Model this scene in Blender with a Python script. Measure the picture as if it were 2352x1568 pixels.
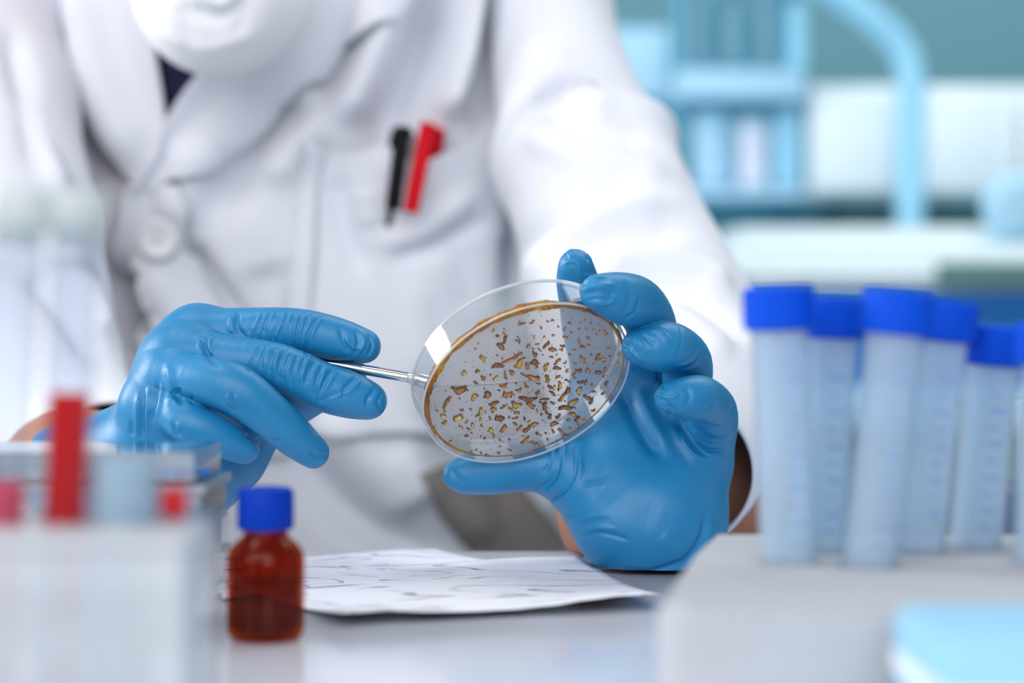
import bpy, bmesh, math, random
import numpy as np
from mathutils import Vector, Matrix
from mathutils.bvhtree import BVHTree

SC = bpy.context.scene
COL = SC.collection
for o in list(bpy.data.objects):
    bpy.data.objects.remove(o, do_unlink=True)

# ------------------------------------------------------------------ camera
F = 2352 * 70 / 36.0          # focal length in pixels of the 2352 x 1568 frame
HY = 750.0                    # horizon row
CX = 1176.0
D = 0.74                      # focus distance
T = 0.75                      # table top height
CZ = T + 0.094                # eye height
cam_d = bpy.data.cameras.new('camera')
cam = bpy.data.objects.new('camera', cam_d); COL.objects.link(cam)
cam.location = (0, 0, CZ); cam.rotation_euler = (math.pi / 2, 0, 0)
cam_d.lens = 70; cam_d.sensor_width = 36; cam_d.sensor_fit = 'HORIZONTAL'
cam_d.shift_y = -(784 - HY) / 2352
cam_d.clip_start = 0.01
cam_d.dof.use_dof = True
cam_d.dof.focus_distance = D - 0.002
cam_d.dof.aperture_fstop = 4.6
SC.camera = cam

# ------------------------------------------------------------------ world, lamps, exposure
w = bpy.data.worlds.new('world'); SC.world = w; w.use_nodes = True
w.node_tree.nodes['Background'].inputs[0].default_value = (0.84, 0.90, 1.0, 1)
w.node_tree.nodes['Background'].inputs[1].default_value = 0.34

def area(name, loc, target, sx, sy, power, col=(1, 1, 1)):
    l = bpy.data.lights.new(name, 'AREA'); l.shape = 'RECTANGLE'; l.size = sx; l.size_y = sy
    l.energy = power; l.color = col
    o = bpy.data.objects.new(name, l); COL.objects.link(o); o.location = loc
    o.rotation_euler = (Vector(target) - Vector(loc)).to_track_quat('-Z', 'Y').to_euler()
    return o
area('ceiling_lamp', (-0.65, 0.72, 2.25), (0.0, 0.75, 0.85), 0.62, 0.40, 5.0, (1.0, 0.99, 0.97))
area('window_light', (-1.95, 1.22, 1.52), (-0.05, 0.8, 0.88), 0.85, 0.85, 36, (0.99, 0.985, 1.0))
area('side_window_light', (2.4, 0.6, 1.7), (0.1, 0.9, 0.9), 1.2, 1.4, 2.5, (0.80, 0.93, 1.0))  # weak cool fill added at the right, no actual window there
area('front_room_lamp', (-0.5, -1.3, 1.8), (-0.1, 0.9, 0.9), 3.2, 1.7, 60, (1.0, 0.985, 1.0))  # unseen fill lamp added behind the camera to brighten the coat front
area('back_room_lamp', (0.9, 1.75, 2.6), (0.6, 2.6, 0.9), 1.8, 1.0, 27, (0.95, 0.985, 1.0))

SC.view_settings.view_transform = 'Standard'
SC.view_settings.look = 'None'
SC.view_settings.gamma = 1.0
SC.view_settings.use_curve_mapping = False
SC.view_settings.exposure = -0.14
SC.cycles.max_bounces = 5
SC.cycles.diffuse_bounces = 3
SC.cycles.glossy_bounces = 3
SC.cycles.use_adaptive_sampling = True
SC.cycles.adaptive_threshold = 0.08
SC.cycles.use_light_tree = True
SC.cycles.transparent_max_bounces = 20
SC.cycles.transmission_bounces = 3
SC.cycles.caustics_reflective = False
SC.cycles.caustics_refractive = False
SC.cycles.sample_clamp_indirect = 6.0

# ------------------------------------------------------------------ helpers
def at(px, py, d):
    """place of a pixel at a real distance d (metres) from the lens"""
    return Vector(((px - CX) / F * d, d, CZ - (py - HY) / F * d))
def atn(px, py, d):
    return np.array([(px - CX) / F * d, d, CZ - (py - HY) / F * d])
def project(v):
    d = np.maximum(v[:, 1], 1e-3)
    return CX + v[:, 0] / d * F, HY - (v[:, 2] - CZ) / d * F

def link(name, me, parent=None, mat=None, smooth=True):
    o = bpy.data.objects.new(name, me); COL.objects.link(o)
    if mat is not None:
        me.materials.clear(); me.materials.append(mat)
    if smooth and len(me.polygons):
        me.polygons.foreach_set('use_smooth', [True] * len(me.polygons))
    if parent is not None:
        o.parent = parent
    return o
def mesh_np(name, v, f):
    me = bpy.data.meshes.new(name)
    v = np.asarray(v, np.float32); f = np.asarray(f, np.int32); k = f.shape[1]
    me.vertices.add(len(v)); me.vertices.foreach_set('co', v.ravel())
    me.loops.add(f.size); me.loops.foreach_set('vertex_index', f.ravel())
    me.polygons.add(len(f)); me.polygons.foreach_set('loop_start', np.arange(0, f.size, k, dtype=np.int32))
    me.update(calc_edges=True); me.validate()
    return me
def tag(o, label=None, cat=None, group=None, kind=None):
    if label: o['label'] = label
    if cat: o['category'] = cat
    if group: o['group'] = group
    if kind: o['kind'] = kind
    return o
def empty(name, loc=(0, 0, 0), label=None, cat=None, group=None):
    o = bpy.data.objects.new(name, None); COL.objects.link(o); o.location = loc
    o.empty_display_size = 0.01
    return tag(o, label, cat, group)
def bm_obj(name, bm, mat, parent=None, smooth=True, autosmooth=None):
    me = bpy.data.meshes.new(name); bm.to_mesh(me); bm.free()
    o = link(name, me, parent, mat, smooth)
    if autosmooth:
        try:
            me.set_sharp_from_angle(angle=math.radians(autosmooth))
        except Exception:
            pass
    return o
def bm_box(bm, x0, x1, y0, y1, z0, z1, bev=0.0, seg=2):
    r = bmesh.ops.create_cube(bm, size=1.0)
    vs = r['verts']
    for v in vs:
        v.co = Vector(((x0 + x1) / 2 + v.co.x * (x1 - x0), (y0 + y1) / 2 + v.co.y * (y1 - y0), (z0 + z1) / 2 + v.co.z * (z1 - z0)))
    if bev > 0:
        es = list({e for v in vs for e in v.link_edges})
        bmesh.ops.bevel(bm, geom=es, offset=bev, segments=seg, affect='EDGES', profile=0.5)
def box(name, b, mat, parent=None, bev=0.0, seg=2):
    bm = bmesh.new(); bm_box(bm, *b, bev=bev, seg=seg)
    return bm_obj(name, bm, mat, parent, smooth=bev > 0, autosmooth=40)
def lathe_data(profile, n=48, close=False):
    """profile: list of (r, z). returns verts, quads"""
    v = []; f = []
    m = len(profile)
    for r, z in profile:
        for i in range(n):
            a = 2 * math.pi * i / n
            v.append((r * math.cos(a), r * math.sin(a), z))
    for j in range(m - 1 if not close else m):
        for i in range(n):
            i2 = (i + 1) % n; j2 = (j + 1) % m
            f.append((j * n + i, j * n + i2, j2 * n + i2, j2 * n + i))
    return v, f
def lathe(name, profile, mat, parent=None, n=48, close=False, matrix=None, sharp=35):
    v, f = lathe_data(profile, n, close)
    bm = bmesh.new()
    bv = [bm.verts.new(p) for p in v]
    for q in f:
        try: bm.faces.new([bv[i] for i in q])
        except ValueError: pass
    bmesh.ops.remove_doubles(bm, verts=bm.verts, dist=1e-6)
    bmesh.ops.recalc_face_normals(bm, faces=bm.faces)
    if matrix is not None: bmesh.ops.transform(bm, matrix=matrix, verts=bm.verts)
    return bm_obj(name, bm, mat, parent, True, sharp)
def round_profile(pts, rad, seg=4):
    """round the corners of a polyline of (r, z)"""
    out = [pts[0]]
    for a, b, c in zip(pts, pts[1:], pts[2:]):
        A = Vector(a); B = Vector(b); C = Vector(c)
        ra = min(rad, (A - B).length * .45); rc = min(rad, (C - B).length * .45)
        p = B + (A - B).normalized() * ra; q = B + (C - B).normalized() * rc
        for i in range(seg + 1):
            t = i / seg
            out.append(tuple((1 - t) ** 2 * p + 2 * t * (1 - t) * B + t * t * q))
    out.append(pts[-1])
    return out
def catmull(P, n):
    P = [np.asarray(p, float) for p in P]
    P = [2 * P[0] - P[1]] + P + [2 * P[-1] - P[-2]]
    out = []
    for i in range(1, len(P) - 2):
        for k in range(n):
            t = k / n
            a, b, c, d = P[i - 1:i + 3]
            out.append(.5 * ((2 * b) + (c - a) * t + (2 * a - 5 * b + 4 * c - d) * t * t + (3 * b - a - 3 * c + d) * t ** 3))
    out.append(P[-2])
    return np.array(out)
def tube(name, pts, radii, mat, parent=None, n=16, caps=True, rz=None, ref=None, zmin=None):
    """tube swept along pts with a radius at each point"""
    pts = np.asarray(pts, float); m = len(pts)
    tan = np.gradient(pts, axis=0); tan /= np.linalg.norm(tan, axis=1)[:, None]
    ref = np.array(ref if ref is not None else (0, 0, 1.0))
    v = []
    for i in range(m):
        s = np.cross(tan[i], ref)
        s /= np.linalg.norm(s) + 1e-9
        u = np.cross(s, tan[i])
        r = radii[i]; r2 = rz[i] if rz is not None else r
        for k in range(n):
            a = 2 * math.pi * k / n
            v.append(pts[i] + s * r * math.cos(a) + u * r2 * math.sin(a))
    v = np.array(v)
    if zmin is not None: v[:, 2] = np.maximum(v[:, 2], zmin)
    f = [(j * n + i, j * n + (i + 1) % n, (j + 1) * n + (i + 1) % n, (j + 1) * n + i) for j in range(m - 1) for i in range(n)]
    bm = bmesh.new(); bv = [bm.verts.new(p) for p in v]
    for q in f: bm.faces.new([bv[i] for i in q])
    if caps:
        bm.faces.new([bv[i] for i in range(n)][::-1]); bm.faces.new([bv[(m - 1) * n + i] for i in range(n)])
    bmesh.ops.recalc_face_normals(bm, faces=bm.faces)
    return bm_obj(name, bm, mat, parent, True, 50)

# ---- smooth solids from distance fields
class Field:
    def __init__(s, lo, hi, h):
        s.lo = np.asarray(lo, float); s.h = h
        s.n = np.ceil((np.asarray(hi, float) - s.lo) / h).astype(int) + 1
        s.ax = [(s.lo[i] + h * np.arange(s.n[i])).astype(np.float32) for i in range(3)]
    def new(s):
        return np.full(s.n, 0.05, np.float32)
    def cone(s, f, a, ra, b, rb, k, pad=0.004):
        a = np.asarray(a, float); b = np.asarray(b, float); m = max(ra, rb) + k + pad
        i0 = np.clip(np.floor((np.minimum(a, b) - m - s.lo) / s.h).astype(int), 0, s.n)
        i1 = np.clip(np.ceil((np.maximum(a, b) + m - s.lo) / s.h).astype(int) + 1, 0, s.n)
        if np.any(i1 <= i0): return
        sl = tuple(slice(i0[i], i1[i]) for i in range(3))
        X = s.ax[0][sl[0]][:, None, None]; Y = s.ax[1][sl[1]][None, :, None]; Z = s.ax[2][sl[2]][None, None, :]
        ab = b - a; L = float(ab @ ab) + 1e-12
        t = np.clip(((X - a[0]) * ab[0] + (Y - a[1]) * ab[1] + (Z - a[2]) * ab[2]) / L, 0, 1)
        d = np.sqrt((X - a[0] - t * ab[0]) ** 2 + (Y - a[1] - t * ab[1]) ** 2 + (Z - a[2] - t * ab[2]) ** 2) - (ra + t * (rb - ra))
        f[sl] = smin(f[sl], d.astype(np.float32), k)
    def chain(s, P, R, k=0.0006, sub=5):
        f = s.new()
        Q = catmull([np.append(p, r) for p, r in zip(P, R)], sub)
        for a, b in zip(Q, Q[1:]):
            s.cone(f, a[:3], a[3], b[:3], b[3], k)
        return f
def smin(a, b, k):
    if k <= 0: return np.minimum(a, b)
    h = np.maximum(k - np.abs(a - b), 0) / k
    return np.minimum(a, b) - h * h * k * 0.25
def surface_nets(f, lo, h):
    nx, ny, nz = f.shape
    s = f < 0
    cnt = np.zeros((nx - 1, ny - 1, nz - 1), np.int8)
    for i in (0, 1):
        for j in (0, 1):
            for k in (0, 1):
                cnt += s[i:nx - 1 + i, j:ny - 1 + j, k:nz - 1 + k]
    act = np.argwhere((cnt > 0) & (cnt < 8))
    idx = np.full(cnt.shape, -1, np.int32); idx[tuple(act.T)] = np.arange(len(act))
    corners = [(i, j, k) for i in (0, 1) for j in (0, 1) for k in (0, 1)]
    val = {c: f[act[:, 0] + c[0], act[:, 1] + c[1], act[:, 2] + c[2]] for c in corners}
    acc = np.zeros((len(act), 3)); num = np.zeros(len(act))
    for c in corners:
        for ax in range(3):
            if c[ax] == 0:
                e = list(c); e[ax] = 1; e = tuple(e)
                a = val[c]; b = val[e]; x = (a < 0) != (b < 0)
                t = np.where(x, a / np.where(x, a - b, 1), 0)
                p = np.tile(np.array(c, float), (len(act), 1)); p[:, ax] = t
                acc += p * x[:, None]; num += x
    v = lo + h * (act + acc / num[:, None])
    faces = []
    for ax in range(3):
        o = [(1, 2), (2, 0), (0, 1)][ax]
        sl0 = [slice(None)] * 3; sl1 = [slice(None)] * 3
        sl0[ax] = slice(0, -1); sl1[ax] = slice(1, None)
        d = s[tuple(sl0)] != s[tuple(sl1)]
        e = np.argwhere(d)
        ok = (e[:, o[0]] > 0) & (e[:, o[1]] > 0) & (e[:, o[0]] < f.shape[o[0]] - 1) & (e[:, o[1]] < f.shape[o[1]] - 1)
        e = e[ok]
        first = s[tuple(e.T)]
        q = []
        for da, db in ((1, 1), (0, 1), (0, 0), (1, 0)):
            c = e.copy(); c[:, o[0]] -= da; c[:, o[1]] -= db
            q.append(idx[tuple(c.T)])
        q = np.stack(q, 1)
        q[~first] = q[~first][:, ::-1]
        faces.append(q)
    return v, np.concatenate(faces)
def vnormals(v, f):
    n = np.cross(v[f[:, 2]] - v[f[:, 0]], v[f[:, 3]] - v[f[:, 1]])
    out = np.zeros_like(v)
    for k in range(4): np.add.at(out, f[:, k], n)
    return out / (np.linalg.norm(out, axis=1)[:, None] + 1e-12)
def smooth_mesh(v, f, it=2, lam=0.5):
    for _ in range(it):
        acc = np.zeros_like(v); num = np.zeros(len(v))
        for k in range(4):
            a = f[:, k]; b = f[:, (k + 1) % 4]
            np.add.at(acc, a, v[b]); np.add.at(acc, b, v[a]); np.add.at(num, a, 1); np.add.at(num, b, 1)
        v = v + lam * (acc / num[:, None] - v)
    return v
def stroke_relief(v, n, strokes):
    """real relief: raises (+) or sinks (-) the surface along drawn lines; stroke = (polyline, half width px, height mm)"""
    px, py = project(v)
    view = v - np.array([0, 0, CZ]); view /= np.linalg.norm(view, axis=1)[:, None]
    face = np.clip(-(n * view).sum(1) * 3 + 0.2, 0, 1)
    disp = np.zeros(len(v))
    for poly, wd, amp in strokes:
        P = catmull(poly, 6) if len(poly) > 2 else np.array(poly, float)
        lo = P.min(0) - 3 * wd; hi = P.max(0) + 3 * wd
        m = np.where((px > lo[0]) & (px < hi[0]) & (py > lo[1]) & (py < hi[1]) & (face > 0))[0]
        if not len(m): continue
        q = np.stack([px[m], py[m]], 1)
        best = np.full(len(m), 1e9); par = np.zeros(len(m))
        seg = np.linalg.norm(np.diff(P, axis=0), axis=1); cum = np.concatenate([[0], np.cumsum(seg)])
        for i in range(len(P) - 1):
            ab = P[i + 1] - P[i]; L = ab @ ab + 1e-9
            t = np.clip(((q - P[i]) @ ab) / L, 0, 1)
            dd = np.linalg.norm(q - P[i] - t[:, None] * ab, axis=1)
            b = dd < best; best[b] = dd[b]; par[b] = (cum[i] + t[b] * seg[i]) / cum[-1]
        fade = np.clip(np.minimum(par, 1 - par) * 5 + 0.25, 0, 1)
        disp[m] += amp * np.exp(-(best / wd) ** 2) * fade * face[m]
    return v + n * (disp / 1000.0)[:, None]

# ------------------------------------------------------------------ materials
def mat_new(name):
    m = bpy.data.materials.new(name); m.use_nodes = True
    nt = m.node_tree
    return m, nt, nt.nodes['Principled BSDF']
def lin(r, g, b):
    f = lambda c: c / 12.92 if c <= 0.04045 else ((c + 0.055) / 1.055) ** 2.4
    return (f(r / 255), f(g / 255), f(b / 255), 1)
def pmat(name, rgb, rough=0.5, spec=0.5, metal=0.0, var=0.06, scale=30, bump=0.0, bscale=200, sss=0.0, sheen=0.0):
    """principled material with a little procedural colour variation and relief"""
    m, nt, p = mat_new(name)
    c = lin(*rgb)
    tc = nt.nodes.new('ShaderNodeTexCoord')
    no = nt.nodes.new('ShaderNodeTexNoise'); no.inputs['Scale'].default_value = scale; no.inputs['Detail'].default_value = 2
    nt.links.new(tc.outputs['Object'], no.inputs['Vector'])
    mx = nt.nodes.new('ShaderNodeMix'); mx.data_type = 'RGBA'
    mx.inputs[6].default_value = tuple(max(0, x * (1 - var)) for x in c[:3]) + (1,)
    mx.inputs[7].default_value = tuple(min(1, x * (1 + var)) for x in c[:3]) + (1,)
    nt.links.new(no.outputs['Fac'], mx.inputs[0]); nt.links.new(mx.outputs[2], p.inputs['Base Color'])
    p.inputs['Roughness'].default_value = rough; p.inputs['Specular IOR Level'].default_value = spec
    p.inputs['Metallic'].default_value = metal
    if sss: 
        p.inputs['Subsurface Weight'].default_value = sss; p.inputs['Subsurface Radius'].default_value = (0.004, 0.004, 0.005)
        p.inputs['Subsurface Scale'].default_value = 1.0
    if sheen: p.inputs['Sheen Weight'].default_value = sheen
    if bump:
        n2 = nt.nodes.new('ShaderNodeTexNoise'); n2.inputs['Scale'].default_value = bscale; n2.inputs['Detail'].default_value = 3
        nt.links.new(tc.outputs['Object'], n2.inputs['Vector'])
        bp = nt.nodes.new('ShaderNodeBump'); bp.inputs['Strength'].default_value = bump; bp.inputs['Distance'].default_value = 0.001
        nt.links.new(n2.outputs['Fac'], bp.inputs['Height']); nt.links.new(bp.outputs['Normal'], p.inputs['Normal'])
    return m
def clear_mat(name, tint=(255, 255, 255), gloss=1.0, haze=0.0, haze_rgb=(235, 242, 250), rough=0.03, ior=1.45, edge=0.0):
    """thin clear plastic / glass: transparent + fresnel reflection + a share of scattering haze"""
    m = bpy.data.materials.new(name); m.use_nodes = True; nt = m.node_tree; nt.nodes.clear()
    out = nt.nodes.new('ShaderNodeOutputMaterial')
    tr = nt.nodes.new('ShaderNodeBsdfTransparent'); tr.inputs[0].default_value = lin(*tint)
    last = tr.outputs[0]
    no = nt.nodes.new('ShaderNodeTexNoise'); no.inputs['Scale'].default_value = 40
    tc = nt.nodes.new('ShaderNodeTexCoord'); nt.links.new(tc.outputs['Object'], no.inputs['Vector'])
    if haze > 0:
        df = nt.nodes.new('ShaderNodeBsdfDiffuse'); df.inputs[0].default_value = lin(*haze_rgb)
        tl = nt.nodes.new('ShaderNodeBsdfTranslucent'); tl.inputs[0].default_value = lin(*haze_rgb)
        ml = nt.nodes.new('ShaderNodeMixShader'); ml.inputs[0].default_value = 0.5
        nt.links.new(df.outputs[0], ml.inputs[1]); nt.links.new(tl.outputs[0], ml.inputs[2])
        mr = nt.nodes.new('ShaderNodeMapRange'); mr.inputs[3].default_value = haze * 0.85; mr.inputs[4].default_value = min(1, haze * 1.15)
        nt.links.new(no.outputs['Fac'], mr.inputs[0])
        mh = nt.nodes.new('ShaderNodeMixShader'); nt.links.new(mr.outputs[0], mh.inputs[0])
        nt.links.new(last, mh.inputs[1]); nt.links.new(ml.outputs[0], mh.inputs[2]); last = mh.outputs[0]
    fr = nt.nodes.new('ShaderNodeFresnel'); fr.inputs[0].default_value = ior
    mu = nt.nodes.new('ShaderNodeMath'); mu.operation = 'MULTIPLY'; mu.inputs[1].default_value = gloss
    nt.links.new(fr.outputs[0], mu.inputs[0])
    ge = nt.nodes.new('ShaderNodeNewGeometry')      # a thin sheet reflects the same from both sides
    mb = nt.nodes.new('ShaderNodeMapRange'); mb.inputs[3].default_value = ior; mb.inputs[4].default_value = 1 / ior
    nt.links.new(ge.outputs['Backfacing'], mb.inputs[0]); nt.links.new(mb.outputs[0], fr.inputs[0])
    mr2 = nt.nodes.new('ShaderNodeMapRange'); mr2.inputs[3].default_value = rough; mr2.inputs[4].default_value = rough + 0.02
    nt.links.new(no.outputs['Fac'], mr2.inputs[0])
    gl = nt.nodes.new('ShaderNodeBsdfGlossy'); nt.links.new(mr2.outputs[0], gl.inputs['Roughness'])
    ms = nt.nodes.new('ShaderNodeMixShader'); nt.links.new(mu.outputs[0], ms.inputs[0])
    nt.links.new(last, ms.inputs[1]); nt.links.new(gl.outputs[0], ms.inputs[2])
    nt.links.new(ms.outputs[0], out.inputs[0])
    return m

M = {}
M['glove'] = pmat('blue nitrile', (20, 124, 176), 0.44, 0.55, var=0.10, scale=60, bump=0.10, bscale=900, sss=0.0)
M['coat'] = pmat('white coat cotton', (232, 235, 243), 0.9, 0.2, var=0.015, scale=300)
M['skin'] = pmat('brown skin', (176, 122, 98), 0.55, 0.4, var=0.10, scale=40, bump=0.2, bscale=400)
M['shirt'] = pmat('navy shirt cotton', (40, 42, 72), 0.9, 0.2, var=0.1, scale=200, bump=0.2, bscale=900)
M['lapcloth'] = pmat('taupe trouser cloth', (140, 132, 128), 0.9, 0.2, var=0.05)  # colour of the painted shade on the coat
M['trousers'] = pmat('dark trouser cloth', (48, 50, 60), 0.9, 0.2)
M['mask'] = pmat('white mask felt', (244, 245, 246), 0.85, 0.2, var=0.02, bump=0.15, bscale=700)
M['button'] = pmat('button plastic', (232, 234, 236), 0.35)
M['table'] = pmat('white laminate', (226, 231, 242), 0.16, 0.5, var=0.015, scale=4)
M['steel'] = pmat('polished steel', (215, 215, 220), 0.14, 0.5, metal=1.0, var=0.03)
M['ferrule'] = pmat('ribbed steel', (225, 225, 228), 0.3, 0.5, metal=0.9, var=0.1, scale=600)
M['black'] = pmat('black pen plastic', (8, 8, 13), 0.6, 0.15)
M['red'] = pmat('red pen plastic', (206, 4, 24), 0.6, 0.15)
M['redcap'] = pmat('red cap plastic', (196, 6, 16), 0.4)
M['bluecap'] = pmat('blue cap plastic', (0, 74, 204), 0.45, 0.12, var=0.08)
M['vialcap'] = pmat('deep blue cap plastic', (0, 56, 172), 0.5, 0.12)
M['foam'] = pmat('white foam', (178, 182, 187), 0.9, 0.2, var=0.04, scale=120, bump=0.3, bscale=300)
M['bluebox'] = pmat('pale blue card', (150, 204, 236), 0.6, 0.3)
M['whitecard'] = pmat('white card', (228, 240, 248), 0.6, 0.3)

# ------------------------------------------------------------------ room
def structure(o): return tag(o, kind='structure')
M['wall'] = pmat('grey teal wall paint', (108, 156, 168), 0.8, 0.2, var=0.05, scale=2)
M['floor'] = pmat('grey vinyl floor', (150, 165, 172), 0.5, 0.3, var=0.06, scale=6)
structure(box('floor', (-3.0, 4.0, -1.0, 3.3, -0.05, 0.0), M['floor']))
structure(box('wall_back', (-3.0, 4.0, 3.2, 3.3, 0.0, 2.8), M['wall']))

# ------------------------------------------------------------------ lab table
tb = empty('lab_table', (0, 0.6, 0), 'glossy white lab table top in the foreground', 'table')
def child_box(name, b, mat, par, bev=0.0, seg=2):
    o = box(name, b, mat, par, bev, seg)
    o.matrix_parent_inverse = Matrix.Translation(-Vector(par.location)); return o
child_box('table_top', (-1.0, 1.0, 0.18, 0.835, T - 0.03, T), M['table'], tb, 0.002)
for sx in (-0.95, 0.95):
    for sy in (0.22, 0.79):
        child_box('leg', (sx - 0.025, sx + 0.025, sy - 0.025, sy + 0.025, 0, T - 0.03), M['table'], tb)

# ------------------------------------------------------------------ person
pl = at(560, 1290, 1.20)
person = empty('person', (pl.x, 1.2, 0.0), 'person in a white lab coat, mask and blue gloves leaning over the table', 'person')
def under(o, par):
    o.parent = par
    o.matrix_parent_inverse = Matrix.Translation(-(par.matrix_world.translation if par.type != 'EMPTY' else Vector(par.location)))
    return o

# ---- gloves --------------------------------------------------------------
def P(px, py, mm): return atn(px, py, D + mm / 1000.0)
C1 = lambda pts: [(220 + x / 3.136, 660 + y / 3.136) for x, y in pts]
C2 = lambda pts: [(900 + x / 2.704, 520 + y / 2.704) for x, y in pts]
C3 = lambda pts: [(980 + x / 2.8, 800 + y / 2.8) for x, y in pts]
def make_glove(palm, fingers, kp, strokes, lo, hi, h=0.0005, kfin=0.005, seed=1):
    fld = Field(lo, hi, h)
    pf = fld.new()
    for a, ra, b, rb in palm:
        fld.cone(pf, P(*a), ra / 1000, P(*b), rb / 1000, kp)
    res = pf.copy()
    for pts in fingers:
        ff = fld.chain([P(*p[:3]) for p in pts], [p[3] / 1000 for p in pts])
        res = np.minimum(res, smin(pf, ff, kfin))
    v, f = surface_nets(res, fld.lo, h)
    v = smooth_mesh(v, f, 3)
    n = vnormals(v, f)
    v = stroke_relief(v, n, [(p_, w_, max(-w_ * 0.155, min(w_ * 0.14, a_ * 1.25))) for p_, w_, a_ in strokes])
    return v, f

# image-left glove: back of the hand, index and middle finger pinch the needle handle
g1_fingers = [
    [(455, 775, 14, 10.5), (560, 762, 8, 9.0), (680, 760, 4, 8.4), (770, 778, 4, 8.0), (836, 795, 5, 6.4)],
    [(425, 815, 4, 10.5), (530, 825, -4, 8.6), (640, 842, -7, 8.5), (735, 885, -5, 8.9), (800, 906, -3, 8.5), (846, 920, -2, 7.0)],
    [(395, 868, -2, 10.0), (470, 874, -14, 9.0), (540, 893, -20, 8.9), (610, 945, -18, 8.2), (675, 1002, -12, 7.3), (720, 1040, -6, 5.8)],
    [(345, 925, 0, 9.0), (400, 945, -10, 8.0), (437, 972, -17, 7.6), (500, 1000, -15, 7.4), (560, 1028, -9, 6.0)],
    # thumb, mostly hidden behind the fingers
    [(470, 1030, 34, 14), (560, 985, 36, 12.5), (660, 925, 32, 10.5), (745, 880, 24, 9.0), (800, 858, 17, 7.0)],
]
g1_palm = [
    ((400, 1060, 24), 20, (455, 785, 18), 11.5),
    ((385, 1060, 18), 18, (430, 825, 8), 11.5),
    ((365, 1060, 12), 16, (400, 880, 2), 11.5),
    ((345, 1060, 10), 13, (350, 940, 3), 10.5),
    ((455, 785, 18), 11.0, (400, 830, 12), 12),
    ((400, 1060, 26), 20, (520, 1020, 34), 15),
    ((300, 1085, 24), 22, (400, 1060, 22), 21),
    ((470, 1060, 32), 17, (500, 1040, 36), 17),
    ((180, 1115, 40), 26, (300, 1085, 26), 23),
]
s1 = []
jr = random.Random(11)
x = 1095.0
while x < 1500:                         # stretched latex folds across the index finger
    t = (x - 1095) / 400
    x1, y1 = x + jr.uniform(50, 85), 168 + jr.uniform(0, 60)
    x2, y2 = x + jr.uniform(-12, 8), 300 + t * 120 + jr.uniform(0, 70)
    s1.append((C1([(x1, y1), ((x1 + x2) / 2 - 10, (y1 + y2) / 2 + jr.uniform(-15, 15)), (x2, y2)]), jr.uniform(3.2, 5.0), -jr.uniform(.3, .75)))
    s1.append((C1([(x1 + 24, y1 + 5), ((x1 + x2) / 2 + 14, (y1 + y2) / 2), (x2 + 22, y2 - 20)]), jr.uniform(3.2, 4.6), jr.uniform(.15, .45)))
    x += jr.uniform(34, 66)
s1 += [(C1([(1640, 205), (1575, 300), (1548, 390), (1545, 500)]), 4.0, 0.75), (C1([(1610, 215), (1545, 300), (1515, 390), (1512, 480)]), 4.0, -0.6),
       (C1([(1870, 300), (1890, 400), (1850, 500)]), 4, -0.6), (C1([(1900, 310), (1935, 390), (1880, 500)]), 3.5, 0.5),
       (C1([(1960, 330), (1990, 420), (1950, 500)]), 4, -0.5), (C1([(1790, 360), (1850, 430), (1940, 440)]), 4, 0.4), (C1([(1760, 300), (1790, 400), (1830, 460)]), 6, -0.5),
       (C1([(1035, 180), (1015, 250), (1030, 310), (1075, 355)]), 6, -1.4), (C1([(985, 200), (970, 270), (985, 330)]), 7, 0.5)]
x = 1105.0
while x < 1590:                         # and across the middle finger
    t = (x - 1105) / 480
    x1, y1 = x + jr.uniform(45, 85), 385 + t * 130 + jr.uniform(0, 50)
    x2, y2 = x + jr.uniform(-10, 15), 540 + t * 190 + jr.uniform(0, 70)
    s1.append((C1([(x1, y1), ((x1 + x2) / 2 - 10, (y1 + y2) / 2 + jr.uniform(-15, 15)), (x2, y2)]), jr.uniform(3.4, 5.4), -jr.uniform(.3, .8)))
    s1.append((C1([(x1 + 24, y1 + 5), ((x1 + x2) / 2 + 14, (y1 + y2) / 2), (x2 + 22, y2 - 20)]), jr.uniform(3.2, 4.8), jr.uniform(.15, .5)))
    x += jr.uniform(36, 74)
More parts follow.
